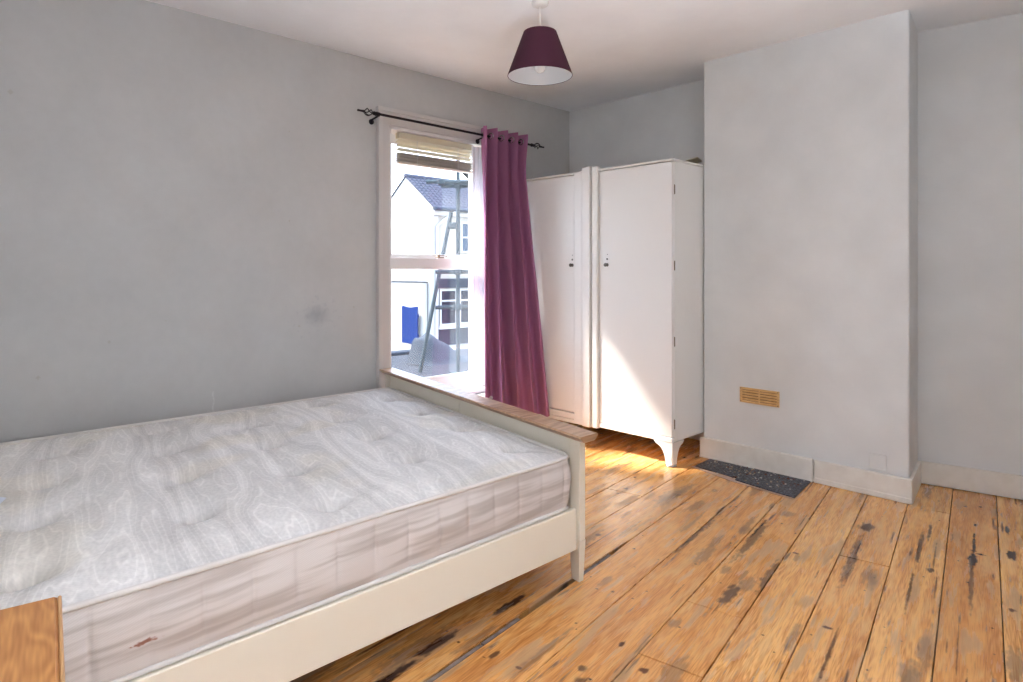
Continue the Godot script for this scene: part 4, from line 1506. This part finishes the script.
	var P := func(a: Vector3, b: Vector3, called: String) -> void:
		var s2 := mb()
		tube(s2, [a, (a + b) / 2.0, b], 0.024, 10)
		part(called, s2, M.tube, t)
	P.call(Vector3(4.745, 0.03, -5.842), Vector3(4.745, 2.9, -5.842), "standard")
	P.call(Vector3(5.55, 0.03, -5.20), Vector3(5.55, 2.9, -5.20), "standard")
	P.call(Vector3(4.424, 0.03, -6.15), Vector3(4.69, 1.90, -5.90), "brace")
	P.call(Vector3(4.55, 0.785, -6.02), Vector3(5.7, 0.80, -5.08), "ledger")
	P.call(Vector3(4.55, 1.20, -6.02), Vector3(5.7, 1.21, -5.08), "ledger")
	P.call(Vector3(4.62, 2.21, -6.0), Vector3(5.7, 2.22, -5.05), "ledger")
	P.call(Vector3(4.50, 2.26, -6.12), Vector3(4.80, 2.24, -5.66), "transom")
	st = mb()
	var bb := Basis(Vector3.UP, 0.72)
	for k in 3:
		st = mb()
		box(st, Vector3(5.12, 2.30, -5.55) + bb * Vector3(0, 0, -0.24 + 0.24 * k), Vector3(1.35, 0.038, 0.225), 0.004, bb)
		part("board", st, M.scaffold_board, t)
	for p in [Vector3(4.745, 0.79, -5.842), Vector3(4.745, 1.205, -5.842), Vector3(4.745, 2.21, -5.842), Vector3(4.70, 1.74, -5.88), Vector3(4.60, 2.25, -5.97)]:
		st = mb()
		box(st, p, Vector3(0.085, 0.075, 0.085), 0.015, bb)
		part("coupler", st, M.tube, t)
	st = mb()
	span(st, Vector3(4.67, 0.0205, -5.92), Vector3(4.82, 0.03, -5.765), 0.002)
	part("base_plate", st, M.tube, t)
	# tarpaulin over a stack
	t = thing("tarpaulin", Vector3(5.2, 0.02, -6.9), "grey tarpaulin draped over a heap behind the scaffold", "tarpaulin")
	part("sheet", grid(40, 24, func(s: float, q: float) -> Vector3:
		var a := lerpf(4.66, 5.5, s)
		var zz := lerpf(-6.95, -6.45, q) - (s - 0.5) * 0.35 * (1.0 - q)
		var ridge := 0.34 * smoothstep(1.0, 0.12, q) * (smoothstep(-0.05, 0.25, s) * smoothstep(1.25, 0.5, s))
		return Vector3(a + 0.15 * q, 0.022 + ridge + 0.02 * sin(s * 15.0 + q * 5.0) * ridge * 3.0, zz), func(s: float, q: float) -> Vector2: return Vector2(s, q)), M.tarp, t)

# ---------------------------------------------------------------- scene
func _ready() -> void:
	var cam := Camera3D.new()
	cam.name = "camera"
	add_child(cam)
	cam.projection = Camera3D.PROJECTION_FRUSTUM
	cam.near = 0.05
	cam.far = 300.0
	cam.size = 682.0 / 642.0 * 0.05
	cam.frustum_offset = Vector2(0.0, -69.0 / 642.0 * 0.05)
	cam.position = Vector3(0, 1.2, 0)
	cam.rotation = Vector3(0, deg_to_rad(46.158 - 90.0), 0)
	var env := Environment.new()
	env.background_mode = Environment.BG_SKY
	var sky := Sky.new()
	var sm := ProceduralSkyMaterial.new()
	sm.sky_top_color = c8(178, 204, 240)
	sm.sky_horizon_color = c8(226, 236, 250)
	sm.ground_bottom_color = c8(120, 118, 112)
	sm.ground_horizon_color = c8(190, 190, 188)
	sm.sky_curve = 0.2
	sm.sun_angle_max = 12.0
	sm.sky_energy_multiplier = 1.0
	sky.sky_material = sm
	env.sky = sky
	env.background_energy_multiplier = 1.6
	env.tonemap_mode = Environment.TONE_MAPPER_LINEAR
	env.tonemap_exposure = 6.3
	env.sdfgi_enabled = true
	env.ssao_enabled = true
	env.ssil_enabled = true
	var we := WorldEnvironment.new()
	we.name = "environment"
	we.environment = env
	add_child(we)
	var sun := DirectionalLight3D.new()
	sun.name = "sun"
	add_child(sun)
	sun.look_at_from_position(Vector3.ZERO, Vector3(0.60, -1.22, 1.0), Vector3.UP)
	sun.light_energy = 0.9
	sun.light_color = c8(255, 251, 245)
	sun.light_angular_distance = 6.0
	sun.shadow_enabled = true
	make_materials()
	build_room()
	build_window()
	build_wardrobe()
	build_bed()
	build_mattress()
	build_bedside()
	build_curtain()
	build_rod()
	build_blind()
	build_lamp()
	build_uplighter()
	build_fittings()
	build_outside()
